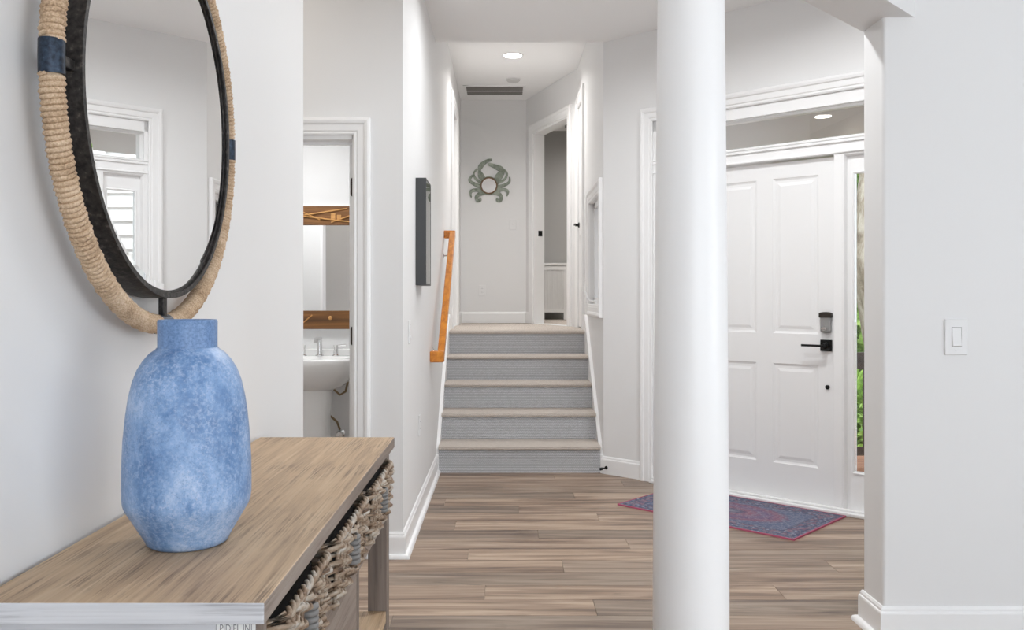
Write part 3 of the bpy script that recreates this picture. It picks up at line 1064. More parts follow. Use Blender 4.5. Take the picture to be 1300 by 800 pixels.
for f_ in (0.12, 0.9):
    yb, zb = RY0 + (RY1 - RY0) * f_, RZ0 + (RZ1 - RZ0) * f_
    m_ = MB()
    m_.lathe([(0.026, 0.0), (0.026, 0.006), (0.012, 0.010), (0.0, 0.010)], 20, (0, yb, zb - 0.085), 'X')
    m_.tube([(0.004, yb, zb - 0.085), (0.04, yb, zb - 0.08), (0.06, yb, zb - 0.062), (0.067, yb, zb - 0.028)], 0.007, 8)
    m_.build('bracket', 'chrome', hr, smooth=True)

# framed picture on the hall wall
pic = tag(empty('framed_picture', (XHL, 4.805, 1.576)), 'deep black framed picture with white mat on the hall wall', 'picture')
pw, ph, pd = 0.151, 0.289, 0.057
m_ = MB()
ft = 0.010
m_.box(0, pd, -pw, -pw + ft, -ph, ph)
m_.box(0, pd, pw - ft, pw, -ph, ph)
m_.box(0, pd, -pw + ft, pw - ft, -ph, -ph + ft)
m_.box(0, pd, -pw + ft, pw - ft, ph - ft, ph)
m_.build('frame', 'frame_black', pic, bevel=0.0015)
B(0.0, pd - 0.004, -pw + ft, pw - ft, -ph + ft, ph - ft).build('mat_board', 'paper', pic)
t = NT('ink_drawing')
a = t.noise(t.mapping(t.obj(), (1, 18, 9)), 1.5, 4, 0.6, 0.8)
M['drawing'] = t.fin(t.ramp(a, [(0.42, srgb(88, 92, 94)), (0.5, srgb(196, 198, 198)), (0.6, srgb(226, 226, 224))]), 0.8)
B(pd - 0.0042, pd - 0.0035, -0.07, 0.07, 0.02, 0.20).build('print', 'drawing', pic)
B(pd - 0.0028, pd - 0.0012, -pw + ft, pw - ft, -ph + ft, ph - ft).build('pane', 'glass', pic)

# ------------------------------------------------------------------ switches and outlets


def plate_thing(name, frame, x, z, label, cat, kind='rocker', w=0.075, h=0.118):
    e = empty(name, (0, 0, 0), frame[2])
    ca, sa = math.cos(frame[2]), math.sin(frame[2])
    e.location = (frame[0] + ca * x, frame[1] + sa * x, z)
    tag(e, label, cat)
    B(-w / 2, w / 2, -0.007, 0.0, -h / 2, h / 2).build('cover_plate', 'plate', e, bevel=0.003)
    if kind == 'rocker':
        r_ = MB()
        r_.add([(-0.0165, -0.0072, -0.034), (0.0165, -0.0072, -0.034), (0.0165, -0.0072, 0.034), (-0.0165, -0.0072, 0.034),
                (-0.015, -0.0125, -0.031), (0.015, -0.0125, -0.031), (0.015, -0.0085, 0.031), (-0.015, -0.0085, 0.031)],
               [(0, 1, 5, 4), (1, 2, 6, 5), (2, 3, 7, 6), (3, 0, 4, 7), (4, 5, 6, 7), (3, 2, 1, 0)])
        r_.build('rocker', 'plate', e)
        sweep2d(MB(), [(-0.0165, -0.034), (0.0165, -0.034), (0.0165, 0.034), (-0.0165, 0.034), (-0.0165, -0.034)], [(0, 0), (0, 0.0004), (-0.0012, 0.0004), (-0.0012, 0)],
                lambda a, b, c: (a, -0.0071 - c, b)).build('gap', mat_sl, e)
    elif kind == 'toggle':
        B(-0.005, 0.005, -0.018, -0.006, -0.004, 0.012).build('toggle', 'plate', e, bevel=0.002)
    else:
        for dz in (-0.02, 0.02):
            rc = MB().lathe([(0.0165, -0.0085), (0.0, -0.0085)], 20, (0, 0, dz), 'Y', cap=False)
            rc = MB().lathe([(0.0165, -0.006), (0.0165, -0.0085), (0.0, -0.0085)], 20, (0, 0, dz), 'Y').build('receptacle', 'plate', e, smooth=True)
            sl_ = MB()
            sl_.box(-0.0075, -0.0055, -0.0092, -0.008, dz - 0.002, dz + 0.006)
            sl_.box(0.0055, 0.0075, -0.0092, -0.008, dz - 0.002, dz + 0.006)
            sl_.build('slots', 'dark', rc)
    for dz in ((-0.048, 0.048) if kind != 'outlet' else (0.0,)):
        MB().lathe([(0.0032, -0.0065), (0.0032, -0.0078), (0.0, -0.0080)], 10, (0, 0, dz), 'Y').build('screw', 'plate', e)
    return e


plate_thing('light_switch', (0, PY0, 0), 1.610, 1.080, 'white rocker light switch on the wall at the right', 'light switch', w=0.082, h=0.128)
plate_thing('light_switch', F_END, 0.095, 1.22 + 93 * YE / 1100, 'small white switch to the right below the crab', 'light switch', 'toggle')
plate_thing('wall_outlet', F_END, -0.24, 1.22 + 9 * YE / 1100, 'white wall outlet below the crab', 'outlet', 'outlet')
plate_thing('wall_outlet', F_HL, 4.85, 0.506, 'white wall outlet low on the hall wall before the stairs', 'outlet', 'outlet')
kp = plate_thing('light_switch', F_HL, 4.33, 1.05, 'white wall control below the framed picture', 'light switch')

# door stop on the entry baseboard
ds = tag(empty('door_stop', (XHR + UE[0] * 0.035 - NE[0] * 0.014, YC + UE[1] * 0.035 - NE[1] * 0.014, 0.045)), 'small black door stop on the baseboard by the stairs', 'door stop')
dv = Vector((-NE[0], -NE[1], 0))
m_ = MB()
m_.tube([(0, 0, 0), dv * 0.055], 0.0045, 10)
m_.build('rod', 'black', ds, smooth=True)
m_ = MB()
m_.tube([dv * 0.05, dv * 0.068], 0.010, 12)
m_.build('tip', 'black', ds, smooth=True)
m_ = MB()
m_.tube([(0, 0, 0), dv * 0.004], 0.012, 12)
m_.build('flange', 'black', ds, smooth=True)

# ------------------------------------------------------------------ crab wall mirror
K = 0.1 * YE / 1100
cw = tag(empty('crab_mirror', (-0.165, YE, 1.22 + 142 * YE / 1100)), 'sage green wooden crab with a round mirror on the hall end wall', 'wall decoration')


def cpt(x, y):
    return ((x - 405) * K, (460 - y) * K)


def stroke(name, pts, depth, off=0.0):
    P = []
    pts = [(*cpt(x, y), w * K * 0.5) for x, y, w in pts]
    n = len(pts)
    fine = []
    for i in range(n - 1):
        p0, p1, p2, p3 = pts[max(i - 1, 0)], pts[i], pts[i + 1], pts[min(i + 2, n - 1)]
        for s_ in range(6):
            t_ = s_ / 6
            fine.append(tuple(0.5 * ((2 * p1[j]) + (-p0[j] + p2[j]) * t_ + (2 * p0[j] - 5 * p1[j] + 4 * p2[j] - p3[j]) * t_ ** 2 + (-p0[j] + 3 * p1[j] - 3 * p2[j] + p3[j]) * t_ ** 3) for j in range(3)))
    fine.append(pts[-1])
    m = len(fine)
    L_, R_ = [], []
    for i in range(m):
        a, b = fine[max(i - 1, 0)], fine[min(i + 1, m - 1)]
        dx, dz = b[0] - a[0], b[1] - a[1]
        l = math.hypot(dx, dz) or 1
        nx, nz = -dz / l, dx / l
        L_.append((fine[i][0] + nx * fine[i][2], fine[i][1] + nz * fine[i][2]))
        R_.append((fine[i][0] - nx * fine[i][2], fine[i][1] - nz * fine[i][2]))
    mb = MB()
    vs = []
    for yy in (-off, -off - depth):
        vs += [(a, yy, b) for a, b in L_] + [(a, yy, b) for a, b in R_]
    fs = []
    q = 2 * m
    for i in range(m - 1):
        fs.append((i, i + 1, m + i + 1, m + i))
        fs.append((q + i, q + m + i, q + m + i + 1, q + i + 1))
        fs.append((i, q + i, q + i + 1, i + 1))
        fs.append((m + i, m + i + 1, q + m + i + 1, q + m + i))
    fs.append((0, m, q + m, q))
    fs.append((m - 1, q + m - 1, q + 2 * m - 1, 2 * m - 1))
    mb.add(vs, fs)
    return mb.build(name, 'crab', cw)


cx_, cz_ = cpt(405, 460)
MB().lathe([(0.118 * 0.86, 0.0), (0.118 * 0.86, -0.014), (0.09, -0.018), (0.0, -0.018)], 40, (cx_, 0, cz_), 'Y').build('body', 'crab', cw, smooth=True)
MB().lathe([(0.078, -0.017), (0.092, -0.017), (0.092, -0.026), (0.085, -0.029), (0.078, -0.026), (0.078, -0.017)], 40, (cx_, 0, cz_), 'Y', cap=False).build('ring', 'rust', cw, smooth=True)
MB().lathe([(0.079, -0.020), (0.0, -0.020)], 40, (cx_, 0, cz_), 'Y', cap=False).build('mirror', 'mirror', cw)
stroke('claw', [(345, 390, 55), (305, 335, 80), (285, 270, 40), (300, 215, 62), (345, 168, 48), (400, 138, 38), (440, 128, 22)], 0.016)
stroke('claw', [(490, 400, 60), (535, 335, 90), (580, 285, 50), (555, 250, 72), (490, 218, 58), (430, 196, 44), (390, 188, 22)], 0.016)
stroke('leg', [(320, 430, 38), (240, 375, 32), (212, 305, 24), (255, 245, 26)], 0.011)
stroke('leg', [(320, 480, 48), (205, 430, 44), (158, 385, 34), (200, 325, 26)], 0.012)
stroke('leg', [(320, 520, 44), (215, 516, 40), (172, 545, 34), (182, 608, 14)], 0.013)
stroke('swimming_leg', [(345, 545, 60), (278, 568, 50), (245, 610, 44), (262, 650, 40), (295, 640, 36), (290, 612, 20)], 0.014)
stroke('leg', [(490, 430, 38), (595, 385, 32), (632, 310, 30), (600, 255, 18)], 0.011)
stroke('leg', [(490, 485, 48), (605, 450, 38), (662, 410, 32), (666, 348, 16)], 0.012)
stroke('leg', [(490, 525, 44), (595, 508, 40), (645, 535, 34), (632, 592, 14)], 0.013)
stroke('swimming_leg', [(465, 545, 60), (535, 568, 50), (562, 610, 44), (545, 650, 40), (510, 640, 36), (515, 612, 20)], 0.014)

# ------------------------------------------------------------------ upper room cabinet
cb = tag(empty('beadboard_cabinet', (0.70, 10.8, LAND)), 'low white beadboard cabinet in the room past the upper doorway', 'cabinet')
B(-0.36, 0.115, -0.015, 0.35, 0.682, 0.706).build('top', 'trim', cb, bevel=0.003)
B(-0.34, 0.10, 0.012, 0.33, 0.09, 0.682).build('body', 'door', cb)
m_ = MB()
m_.box(0.045, 0.10, -0.004, 0.02, 0.0, 0.682)
m_.box(-0.34, -0.285, -0.004, 0.02, 0.0, 0.682)
m_.build('stile', 'trim', cb)
B(-0.285, 0.045, -0.004, 0.02, 0.62, 0.665).build('rail', 'trim', cb)
B(-0.285, 0.045, -0.004, 0.02, 0.09, 0.135).build('rail', 'trim', cb)
bd = None
for k in range(11):
    xx = -0.285 + 0.03 * k
    if bd is None:
        bd = B(0.004, 0.026, 0.002, 0.014, 0.135, 0.62).build('bead_board', 'door', cb, bevel=0.003)
        bd.location.x = xx
    else:
        c2 = bd.copy()
        COL.objects.link(c2)
        c2.parent = cb
        c2.location.x = xx
sp = tag(empty('ceiling_speaker', (0.86, 10.75, ZH)), 'small grey fixture on the upper room ceiling', 'ceiling fixture')
B(-0.10, 0.10, -0.10, 0.10, -0.035, 0.0).build('housing', 'satin', sp, bevel=0.004)
MB().lathe([(0.07, -0.042), (0.07, -0.035)], 24).build('grille', 'duct', sp)

# ------------------------------------------------------------------ bathroom: mirror, sink
bm_ = tag(empty('bathroom_mirror', (-1.14, 5.5, 1.41)), 'mirror with rustic wooden boards above the pedestal sink', 'mirror')
B(-0.30, 0.30, -0.022, 0, -0.39, 0.39).build('glass', 'mirror', bm_)
tb = B(-0.31, 0.31, -0.036, -0.0221, 0.268, 0.388).build('top_board', 'rustic', bm_, bevel=0.002)
bb = B(-0.31, 0.31, -0.036, -0.0221, -0.388, -0.272).build('bottom_board', 'rustic', bm_, bevel=0.002)
for (xa, za, xb, zb) in ((-0.31, 0.345, 0.22, 0.282), (-0.31, 0.300, 0.15, 0.372), (-0.20, 0.38, -0.02, 0.30), (0.05, 0.285, 0.31, 0.375)):
    MB().tube([(xa, -0.040, za), ((xa + xb) / 2, -0.043, (za + zb) / 2), (xb, -0.040, zb)], 0.0045, 6).build('strip', 'rustic_light', tb)
for (xx, zz) in ((0.062, 0.322), (0.10, 0.312)):
    B(xx - 0.014, xx + 0.014, -0.042, -0.035, zz - 0.02, zz + 0.02).build('carved_block', 'rustic_light', tb, bevel=0.002)
MB().lathe([(0.012, -0.036), (0.013, -0.044), (0.007, -0.050), (0.0, -0.050)], 16, (0.045, 0, -0.318), 'Y').build('knob', 'rustic_light', bb, smooth=True)
MB().tube([(-0.13, -0.037, -0.35), (-0.07, -0.038, -0.30)], 0.004, 6).build('strip', 'rustic_light', bb)

sk = tag(empty('pedestal_sink', (-1.148, 5.5, 0)), 'white pedestal sink with chrome faucet in the bathroom', 'sink')
# basin: rounded rectangle rings
bs = MB()
SEG = 48


def rr_ring(hw, y0_, y1_, z, p=4.0):
    cy, hy_ = (y0_ + y1_) / 2, (y1_ - y0_) / 2
    out = []
    for k in range(SEG):
        a = 2 * PI * k / SEG
        ca, sa = math.cos(a), math.sin(a)
        out.append((hw * math.copysign(abs(ca) ** (2 / p), ca), cy + hy_ * math.copysign(abs(sa) ** (2 / p), sa), z))
    return out


rings = [rr_ring(0.10, -0.30, -0.09, 0.655, 3), rr_ring(0.17, -0.36, -0.05, 0.685, 3), rr_ring(0.235, -0.415, -0.012, 0.75, 3.5), rr_ring(0.262, -0.445, -0.004, 0.81, 4), rr_ring(0.268, -0.452, -0.002, 0.845, 4.5),
         rr_ring(0.264, -0.448, -0.004, 0.857, 4.5), rr_ring(0.21, -0.425, -0.16, 0.858, 3.5), rr_ring(0.20, -0.415, -0.165, 0.85, 3.2), rr_ring(0.15, -0.37, -0.20, 0.76, 2.5), rr_ring(0.05, -0.30, -0.25, 0.73, 2)]
vs = [q for r in rings for q in r]
fs = []
for i in range(len(rings) - 1):
    for k in range(SEG):
        k2 = (k + 1) % SEG
        fs.append((i * SEG + k, i * SEG + k2, (i + 1) * SEG + k2, (i + 1) * SEG + k))
fs.append(tuple(range(SEG - 1, -1, -1)))
fs.append(tuple((len(rings) - 1) * SEG + k for k in range(SEG)))
bs.add(vs, fs)
bs.build('basin', 'ceramic', sk, smooth='all')
ld = MB()
rings = [rr_ring(0.245, -0.05, -0.002, 0.85, 5), rr_ring(0.243, -0.048, -0.002, 0.892, 5), rr_ring(0.238, -0.04, -0.003, 0.897, 5)]
vs = [q for r in rings for q in r]
fs = [(i * SEG + k, i * SEG + (k + 1) % SEG, (i + 1) * SEG + (k + 1) % SEG, (i + 1) * SEG + k) for i in range(2) for k in range(SEG)]
fs.append(tuple(2 * SEG + k for k in range(SEG)))
ld.add(vs, fs)
ld.build('backsplash', 'ceramic', sk, smooth=True)
pd_ = MB()
rings = [rr_ring(0.105, -0.32, -0.08, 0.0, 4), rr_ring(0.10, -0.315, -0.085, 0.03, 4), rr_ring(0.082, -0.30, -0.10, 0.10, 4), rr_ring(0.078, -0.295, -0.10, 0.5, 4), rr_ring(0.092, -0.31, -0.09, 0.67, 4)]
vs = [q for r in rings for q in r]
fs = [(i * SEG + k, i * SEG + (k + 1) % SEG, (i + 1) * SEG + (k + 1) % SEG, (i + 1) * SEG + k) for i in range(4) for k in range(SEG)]
pd_.add(vs, fs)
pd_.build('pedestal', 'ceramic', sk, smooth=True)
fc = MB()
fc.lathe([(0.026, 0.857), (0.026, 0.864), (0.018, 0.870), (0.016, 0.93), (0.016, 0.955)], 20, (0, -0.11, 0))
fc.box(-0.014, 0.014, -0.215, -0.10, 0.945, 0.962)
fc.box(-0.03, 0.014, -0.125, -0.095, 0.962, 0.972)
fct = fc.build('faucet', 'chrome', sk, smooth=True)
for sx in (-1, 1):
    h_ = MB()
    h_.lathe([(0.024, 0.857), (0.024, 0.863), (0.015, 0.87), (0.014, 0.91), (0.016, 0.925), (0.0, 0.927)], 18, (sx * 0.102, -0.11, 0))
    h_.tube([(sx * 0.102, -0.11, 0.92), (sx * 0.165, -0.115, 0.925)], 0.0055, 8)
    h_.build('faucet_handle', 'chrome', fct, smooth=True)
hs = MB()
hs.tube([(0.06, -0.07, 0.70), (0.082, -0.075, 0.645), (0.12, -0.075, 0.612), (0.155, -0.075, 0.632), (0.168, -0.07, 0.69), (0.15, -0.06, 0.75)], 0.007, 8)
hs.build('supply_hose', 'brass', sk, smooth=True)
hs = MB()
hs.tube([(0.03, -0.08, 0.50), (0.07, -0.07, 0.47), (0.10, -0.06, 0.44), (0.115, -0.05, 0.39)], 0.007, 8)
hs.build('supply_hose', 'brass', sk, smooth=True)
vl = MB()
vl.lathe([(0.026, -0.001), (0.026, -0.008), (0.012, -0.012), (0.012, -0.05), (0.0, -0.05)], 18, (0.115, 0, 0.36), 'Y')
vl.lathe([(0.02, -0.05), (0.022, -0.056), (0.02, -0.066), (0.0, -0.066)], 18, (0.113, 0, 0.355), 'Y')
vl.tube([(0.115, -0.04, 0.36), (0.115, -0.045, 0.395)], 0.009, 8)
vl.build('shutoff_valve', 'chrome', sk, smooth=True)

# ------------------------------------------------------------------ rug
c1, c2_, c3 = (0.663, 5.10), (1.446, 4.357), (1.902, 4.81)
rc = ((c1[0] + c3[0]) / 2, (c1[1] + c3[1]) / 2)
ra = math.atan2(c2_[1] - c1[1], c2_[0] - c1[0])
rg = tag(empty('area_rug', (rc[0], rc[1], 0), ra), 'small blue and red oriental rug in front of the front door', 'rug')
B(-0.54, 0.54, -0.3215, 0.3215, 0.0005, 0.007).build('pile', 'rug', rg)
sweep2d(MB(), [(-0.54, -0.3215), (0.54, -0.3215), (0.54, 0.3215), (-0.54, 0.3215), (-0.54, -0.3215)], [(-0.005, 0.0), (-0.004, 0.008), (0.003, 0.008), (0.003, 0.0)], lambda a, b, h: (a, b, h + 0.0004)).build('binding', 'rugedge', rg)

# ------------------------------------------------------------------ console table
TX0, TX1, TY0, TY1, TZ = -0.735, -0.330, 1.193, 2.610, 0.80
tb = tag(empty('console_table', ((TX0 + TX1) / 2, (TY0 + TY1) / 2, 0)), 'weathered wood console table under the round mirror', 'console table')
ox, oy = -(TX0 + TX1) / 2, -(TY0 + TY1) / 2


def TBx(x0, x1, y0, y1, z0, z1, mi=0):
    return B(x0 + ox, x1 + ox, y0 + oy, y1 + oy, z0, z1)


m_ = TBx(TX0, TX1, TY0, TY1, TZ - 0.031, TZ)
m_.mi = [0, 2, 1, 1, 2, 0]   # end faces whitewashed, long edges grey
tp = m_.build('table_top', 'top', tb, bevel=0.0025, mats=['top', 'whitewash', 'greywood_y'], recalc=True)
LX0, LX1 = TX0 + 0.014, TX1 - 0.015
LW = 0.055
for (xa, ya) in ((LX0, TY0 + 0.012), (LX1 - LW, TY0 + 0.012), (LX0, TY1 - 0.012 - LW), (LX1 - LW, TY1 - 0.012 - LW)):
    lg = TBx(xa, xa + LW, ya, ya + LW, 0, TZ - 0.031)
    lg.mi = [0, 0, 1 if ya < 1.5 else 0, 0, 0, 0]   # the end faces are whitewashed
    lg.build('leg', 'greywood', tb, bevel=0.0015, mats=['greywood', 'whitewash'])
ZR0, ZR1, ZS = 0.566, 0.614, 0.30
TBx(LX0 + LW, LX1 - LW, TY0 + 0.0115, TY0 + 0.032, ZR0, TZ - 0.031).build('end_apron', 'whitewash', tb)
TBx(LX0 + LW, LX1 - LW, TY1 - 0.032, TY1 - 0.014, ZR0, TZ - 0.031).build('end_apron', 'greywood_y', tb)
TBx(LX1 - 0.03, LX1 - 0.002, TY0 + 0.012 + LW, TY1 - 0.012 - LW, ZR0, ZR1).build('front_rail', 'greywood_y', tb, bevel=0.002)
TBx(LX0, LX0 + 0.02, TY0 + 0.012 + LW, TY1 - 0.012 - LW, ZS, TZ - 0.031).build('back_panel', 'greywood_y', tb)
TBx(LX0 + 0.02, LX1 - 0.03, TY0 + 0.03, TY1 - 0.03, ZR0 + 0.01, ZR1 - 0.004).build('basket_shelf', 'greywood_y', tb)
TBx(LX0 + 0.02, LX1 - 0.002, TY0 + 0.012 + LW, TY1 - 0.012 - LW, ZS - 0.035, ZS).build('lower_shelf', 'top', tb, bevel=0.002)
for yd in (1.640, 2.085):
    TBx(LX0 + 0.02, LX1 - 0.004, yd - 0.008, yd + 0.008, ZR1, TZ - 0.031).build('divider', 'greywood', tb)
for (ya, yb) in ((TY0 + 0.012 + LW, 1.672), (1.676, 2.062)):
    TBx(LX1 - 0.026, LX1 - 0.006, ya + 0.002, yb, ZS + 0.004, ZR0 - 0.004).build('cupboard_door', 'greywood_y', tb, bevel=0.002)
TBx(LX0 + 0.02, LX1 - 0.004, 2.064, 2.088, ZS, ZR0).build('cupboard_side', 'greywood', tb, bevel=0.002)
TBx(LX0 + 0.02, LX1 - 0.03, TY0 + 0.04, TY0 + 0.06, ZS, ZR0).build('cupboard_side', 'greywood', tb)
TBx(LX0 + LW, LX1 - LW, TY0 + 0.0145, TY0 + 0.04, ZS, ZR0).build('end_panel', 'whitewash', tb)
# stamped label on the near end, just under the top
lb = TBx(LX1 - 0.054, LX1 - 0.001, TY0 + 0.0105, TY0 + 0.0122, 0.748, 0.7688).build('stamped_label', 'paper', tb)
tx = bpy.data.curves.new('stamped_text', 'FONT')
tx.body = 'PIDIEL JNI'
tx.size = 0.0118
tx.align_x = 'CENTER'
tx.extrude = 0.0001
tmp_o = bpy.data.objects.new('stamped_text_curve', tx)
COL.objects.link(tmp_o)
bpy.context.view_layer.update()
tme = bpy.data.meshes.new_from_object(tmp_o.evaluated_get(bpy.context.evaluated_depsgraph_get()))
bpy.data.objects.remove(tmp_o)
bpy.data.curves.remove(tx)
tme.materials.clear()
tme.materials.append(plain('stamp_ink', (0.22, 0.22, 0.24), 0.8))
to = bpy.data.objects.new('stamped_text', tme)
COL.objects.link(to)
to.parent = lb
to.rotation_euler = (PI / 2, 0, 0)
to.scale = (0.9, 1.3, 1)
to.location = (LX1 - 0.0275 + ox, TY0 + 0.0103 + oy, 0.7555)

# ------------------------------------------------------------------ wicker baskets
BW, BD, BH = 0.405, 0.34, 0.135


def rr_path(off, n_side):
    """rounded rectangle perimeter; returns list of (pos, outward)"""
    hw, hd, r = BW / 2, BD / 2, 0.03
    seq = []
    segs = [((hd, -hw + r), (hd, hw - r), (1, 0)), ((hd - r, hw), (-hd + r, hw), (0, 1)), ((-hd, hw - r), (-hd, -hw + r), (-1, 0)), ((-hd + r, -hw), (hd - r, -hw), (0, -1))]
    step = 0.0125
    for i, (a, b, nrm) in enumerate(segs):
        L_ = math.dist(a, b)
        n = int(round(L_ / step))
        for k in range(n):
            t_ = k / n
            seq.append(((a[0] + (b[0] - a[0]) * t_, a[1] + (b[1] - a[1]) * t_), nrm))
        n2 = segs[(i + 1) % 4][2]
        cx = b[0] - nrm[0] * r
        cy = b[1] - nrm[1] * r
        for k in range(4):
            an = PI / 2 * k / 4
            d = (nrm[0] * math.cos(an) + n2[0] * math.sin(an), nrm[1] * math.cos(an) + n2[1] * math.sin(an))
            seq.append(((cx + d[0] * r, cy + d[1] * r), d))
    return seq


SEQ = rr_path(0, 0)
NSEQ = len(SEQ) - len(SEQ) % 6


def basket_meshes(seed):
    rnd = random.Random(seed)
    weave, stakes, rim, wrap, shade_box = MB(), MB(), MB(), MB(), MB()
    rows = 11
    per = 3
    for r_ in range(rows):
        z0 = 0.008 + (BH - 0.022) * r_ / (rows - 1)
        ph = (r_ % 2)
        run = []
        rad = 0.0049 * rnd.uniform(0.75, 1.2)
        jz = [rnd.uniform(-0.0055, 0.0055) for _ in range(NSEQ // 4 + 2)]
        for i in range(NSEQ):
            (px_, py_), nm = SEQ[i]
            wv = math.cos(PI * (i / per + ph)) * 0.0085
            f_ = i / 4
            i0 = int(f_)
            zz = z0 + jz[i0] + (jz[i0 + 1] - jz[i0]) * (f_ - i0)
            flare = 0.010 * (z0 / BH)
            hole = nm == (1, 0) and abs(py_) < 0.036 and 0.045 < z0 < 0.098
            if hole:
                if len(run) > 1:
                    weave.tube(run, rad, 6)
                run = []
            else:
                run.append((px_ + nm[0] * (wv + flare), py_ + nm[1] * (wv + flare), zz))
        run.append(run[-1] if False else (SEQ[0][0][0] + SEQ[0][1][0] * (math.cos(PI * ph) * 0.0062 + 0.010 * z0 / BH), SEQ[0][0][1], z0 + jz[0]))
        if len(run) > 1:
            weave.tube(run, rad, 6)
    for i in range(0, NSEQ, per):
        (px_, py_), nm = SEQ[i]
        if nm == (1, 0) and abs(py_) < 0.03:
            continue
        stakes.tube([(px_, py_, 0.0), (px_ + nm[0] * 0.010, py_ + nm[1] * 0.010, BH)], 0.0045, 6)
    # twisted rim of three strands
    for s_ in range(3):
        pts = []
        for i in range(NSEQ):
            (px_, py_), nm = SEQ[i]
            a = 2 * PI * (i / 7.0 + s_ / 3)
            o_ = 0.006 + 0.005 * math.cos(a)
            pts.append((px_ + nm[0] * o_, py_ + nm[1] * o_, BH - 0.004 + 0.005 * math.sin(a)))
        rim.tube(pts, 0.0048, 6, closed=True)
    # wrapped bar in the hand hole
    for k in range(6):
        zz = 0.043 + 0.0105 * k
        wrap.tube([(BD / 2 + 0.006 + 0.013 * math.cos(2 * PI * j / 12), 0.013 * math.sin(2 * PI * j / 12), zz) for j in range(12)], 0.0058, 6, closed=True)
    hw, hd = BW / 2 - 0.022, BD / 2 - 0.022
    shade_box.box(-hd, hd, -hw, hw, 0.0, 0.004)  # near-black box added to paint the inside shade behind weave gaps
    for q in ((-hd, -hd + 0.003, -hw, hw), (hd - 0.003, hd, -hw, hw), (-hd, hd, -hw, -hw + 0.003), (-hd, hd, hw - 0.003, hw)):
        shade_box.box(*q, 0.0, BH - 0.012)
    return weave, stakes, rim, wrap, shade_box


BNAMES = ['wicker basket in the console table nearest the viewer', 'middle wicker basket of the three in the console table', 'wicker basket at the far end of the console table']
for k, (yc, lab) in enumerate(zip((1.443, 1.862, 2.312), BNAMES)):
    bk = tag(empty('wicker_basket', (-0.5015 - 0.001, yc, ZR1 - 0.003)), lab, 'basket', 'wicker baskets in the console table')
    weave, stakes, rim, wrap, shade_box = basket_meshes(20 + k)
    sc_ = 0.345 / 0.405 if k == 0 else 1.0
    for mb_, nm, mt in ((weave, 'weave', 'wicker'), (stakes, 'stakes', 'wicker'), (rim, 'rim', 'wicker'), (wrap, 'hand_hole_wrap', 'wicker_grey'), (shade_box, 'inner_shade', 'dark')):
        o = mb_.build(nm, mt, bk, smooth='all' if nm != 'inner_shade' else False)
    bk.scale = (1, sc_, 1)

# ------------------------------------------------------------------ vase
VC = (-0.543, 1.487)
vz = lambda y: 1.22 - (y - 378) * 0.001352 - 0.80
va = tag(empty('blue_vase', (VC[0], VC[1], TZ)), 'tall mottled blue ceramic vase on the console table', 'vase')
s_ = 0.001352
ctrl = [(0.0, 0.0), (0.060, 0.0), (0.0665, 0.004), (0.070, 0.012), (0.1005, 0.064), (0.1035, 0.072), (0.1050, 0.085), (0.1053, 0.105), (0.1048, 0.14), (0.1028, 0.182), (0.0985, 0.225), (0.0945, 0.252), (0.0885, 0.278),
        (0.081, 0.298), (0.072, 0.313), (0.062, 0.325), (0.052, 0.332), (0.0498, 0.335)]
MB().lathe(ctrl, 72, cap=False).build('body', 'vase', va, smooth=True)
nk = [(0.0490, 0.333), (0.0488, 0.338), (0.0490, 0.372), (0.0492, 0.379), (0.0475, 0.3825), (0.0445, 0.381), (0.043, 0.375), (0.043, 0.30), (0.0, 0.30)]
MB().lathe(nk, 72, cap=False).build('neck', 'vase_neck', va, smooth=True)

# ------------------------------------------------------------------ round rope mirror
MC = (XL, 1.769, 1.593)
rm = tag(empty('round_mirror', MC), 'round mirror in an iron ring with rope outer hoop above the table', 'mirror')
# local: x out of the wall, ring in y-z
RR, RT, RXc = 0.427, 0.0150, 0.044
coll = [(0.0, 0.062), (PI / 2, 0.062), (PI, 0.062), (3 * PI / 2, 0.062)]


def ringpt(a, rad, x):
    return Vector((x, -rad * math.cos(a), rad * math.sin(a)))


for q in range(4):
    a0 = q * PI / 2 + 0.060
    a1 = (q + 1) * PI / 2 - 0.060
    turns = int(RR * (a1 - a0) / 0.0088)
    m_ = MB()
    pts = []
    ns = turns * 12
    for i in range(ns + 1):
        f_ = i / ns
        a = a0 + (a1 - a0) * f_
        th = 2 * PI * turns * f_
        jit = 1 + 0.06 * math.sin(i * 0.37) + random.uniform(-0.02, 0.02)
        rad = RR + RT * jit * math.cos(th)
        pts.append(ringpt(a, rad, RXc + RT * jit * math.sin(th)))
    m_.tube(pts, 0.0050, 6)
    core = [ringpt(a0 + (a1 - a0) * i / 40, RR, RXc) for i in range(41)]
    m_.tube(core, RT, 10)
    m_.build('rope_wrap', 'rope', rm, smooth='all')
for q in range(4):
    ac = q * PI / 2
    m_ = MB()
    m_.tube([ringpt(ac + 0.061 * (i / 4 - 1), RR, RXc) for i in range(9)], 0.0195, 24)
    m_.build('collar', 'blued', rm, smooth=True)
    d = ringpt(ac, 1, 0)
    tq = Vector((0, d.z, -d.y))
    m_ = MB()
    vs = []
    for rr_ in (0.372, RR):
        for xx in (RXc - 0.002, RXc + 0.010):
            for ww in (-0.009, 0.009):
                vs.append(d * rr_ + tq * ww + Vector((xx, 0, 0)))
    m_.add(vs, [(0, 1, 3, 2), (4, 6, 7, 5), (0, 4, 5, 1), (2, 3, 7, 6), (0, 2, 6, 4), (1, 5, 7, 3)])
    m_.build('strut', 'iron', rm, bevel=0.002)
ib = MB()
N_ = 120
prof = [(0.362, 0.014), (0.374, 0.014), (0.374, 0.066), (0.364, 0.066), (0.364, 0.063), (0.367, 0.062), (0.367, 0.0595), (0.358, 0.0585)]
vs = []
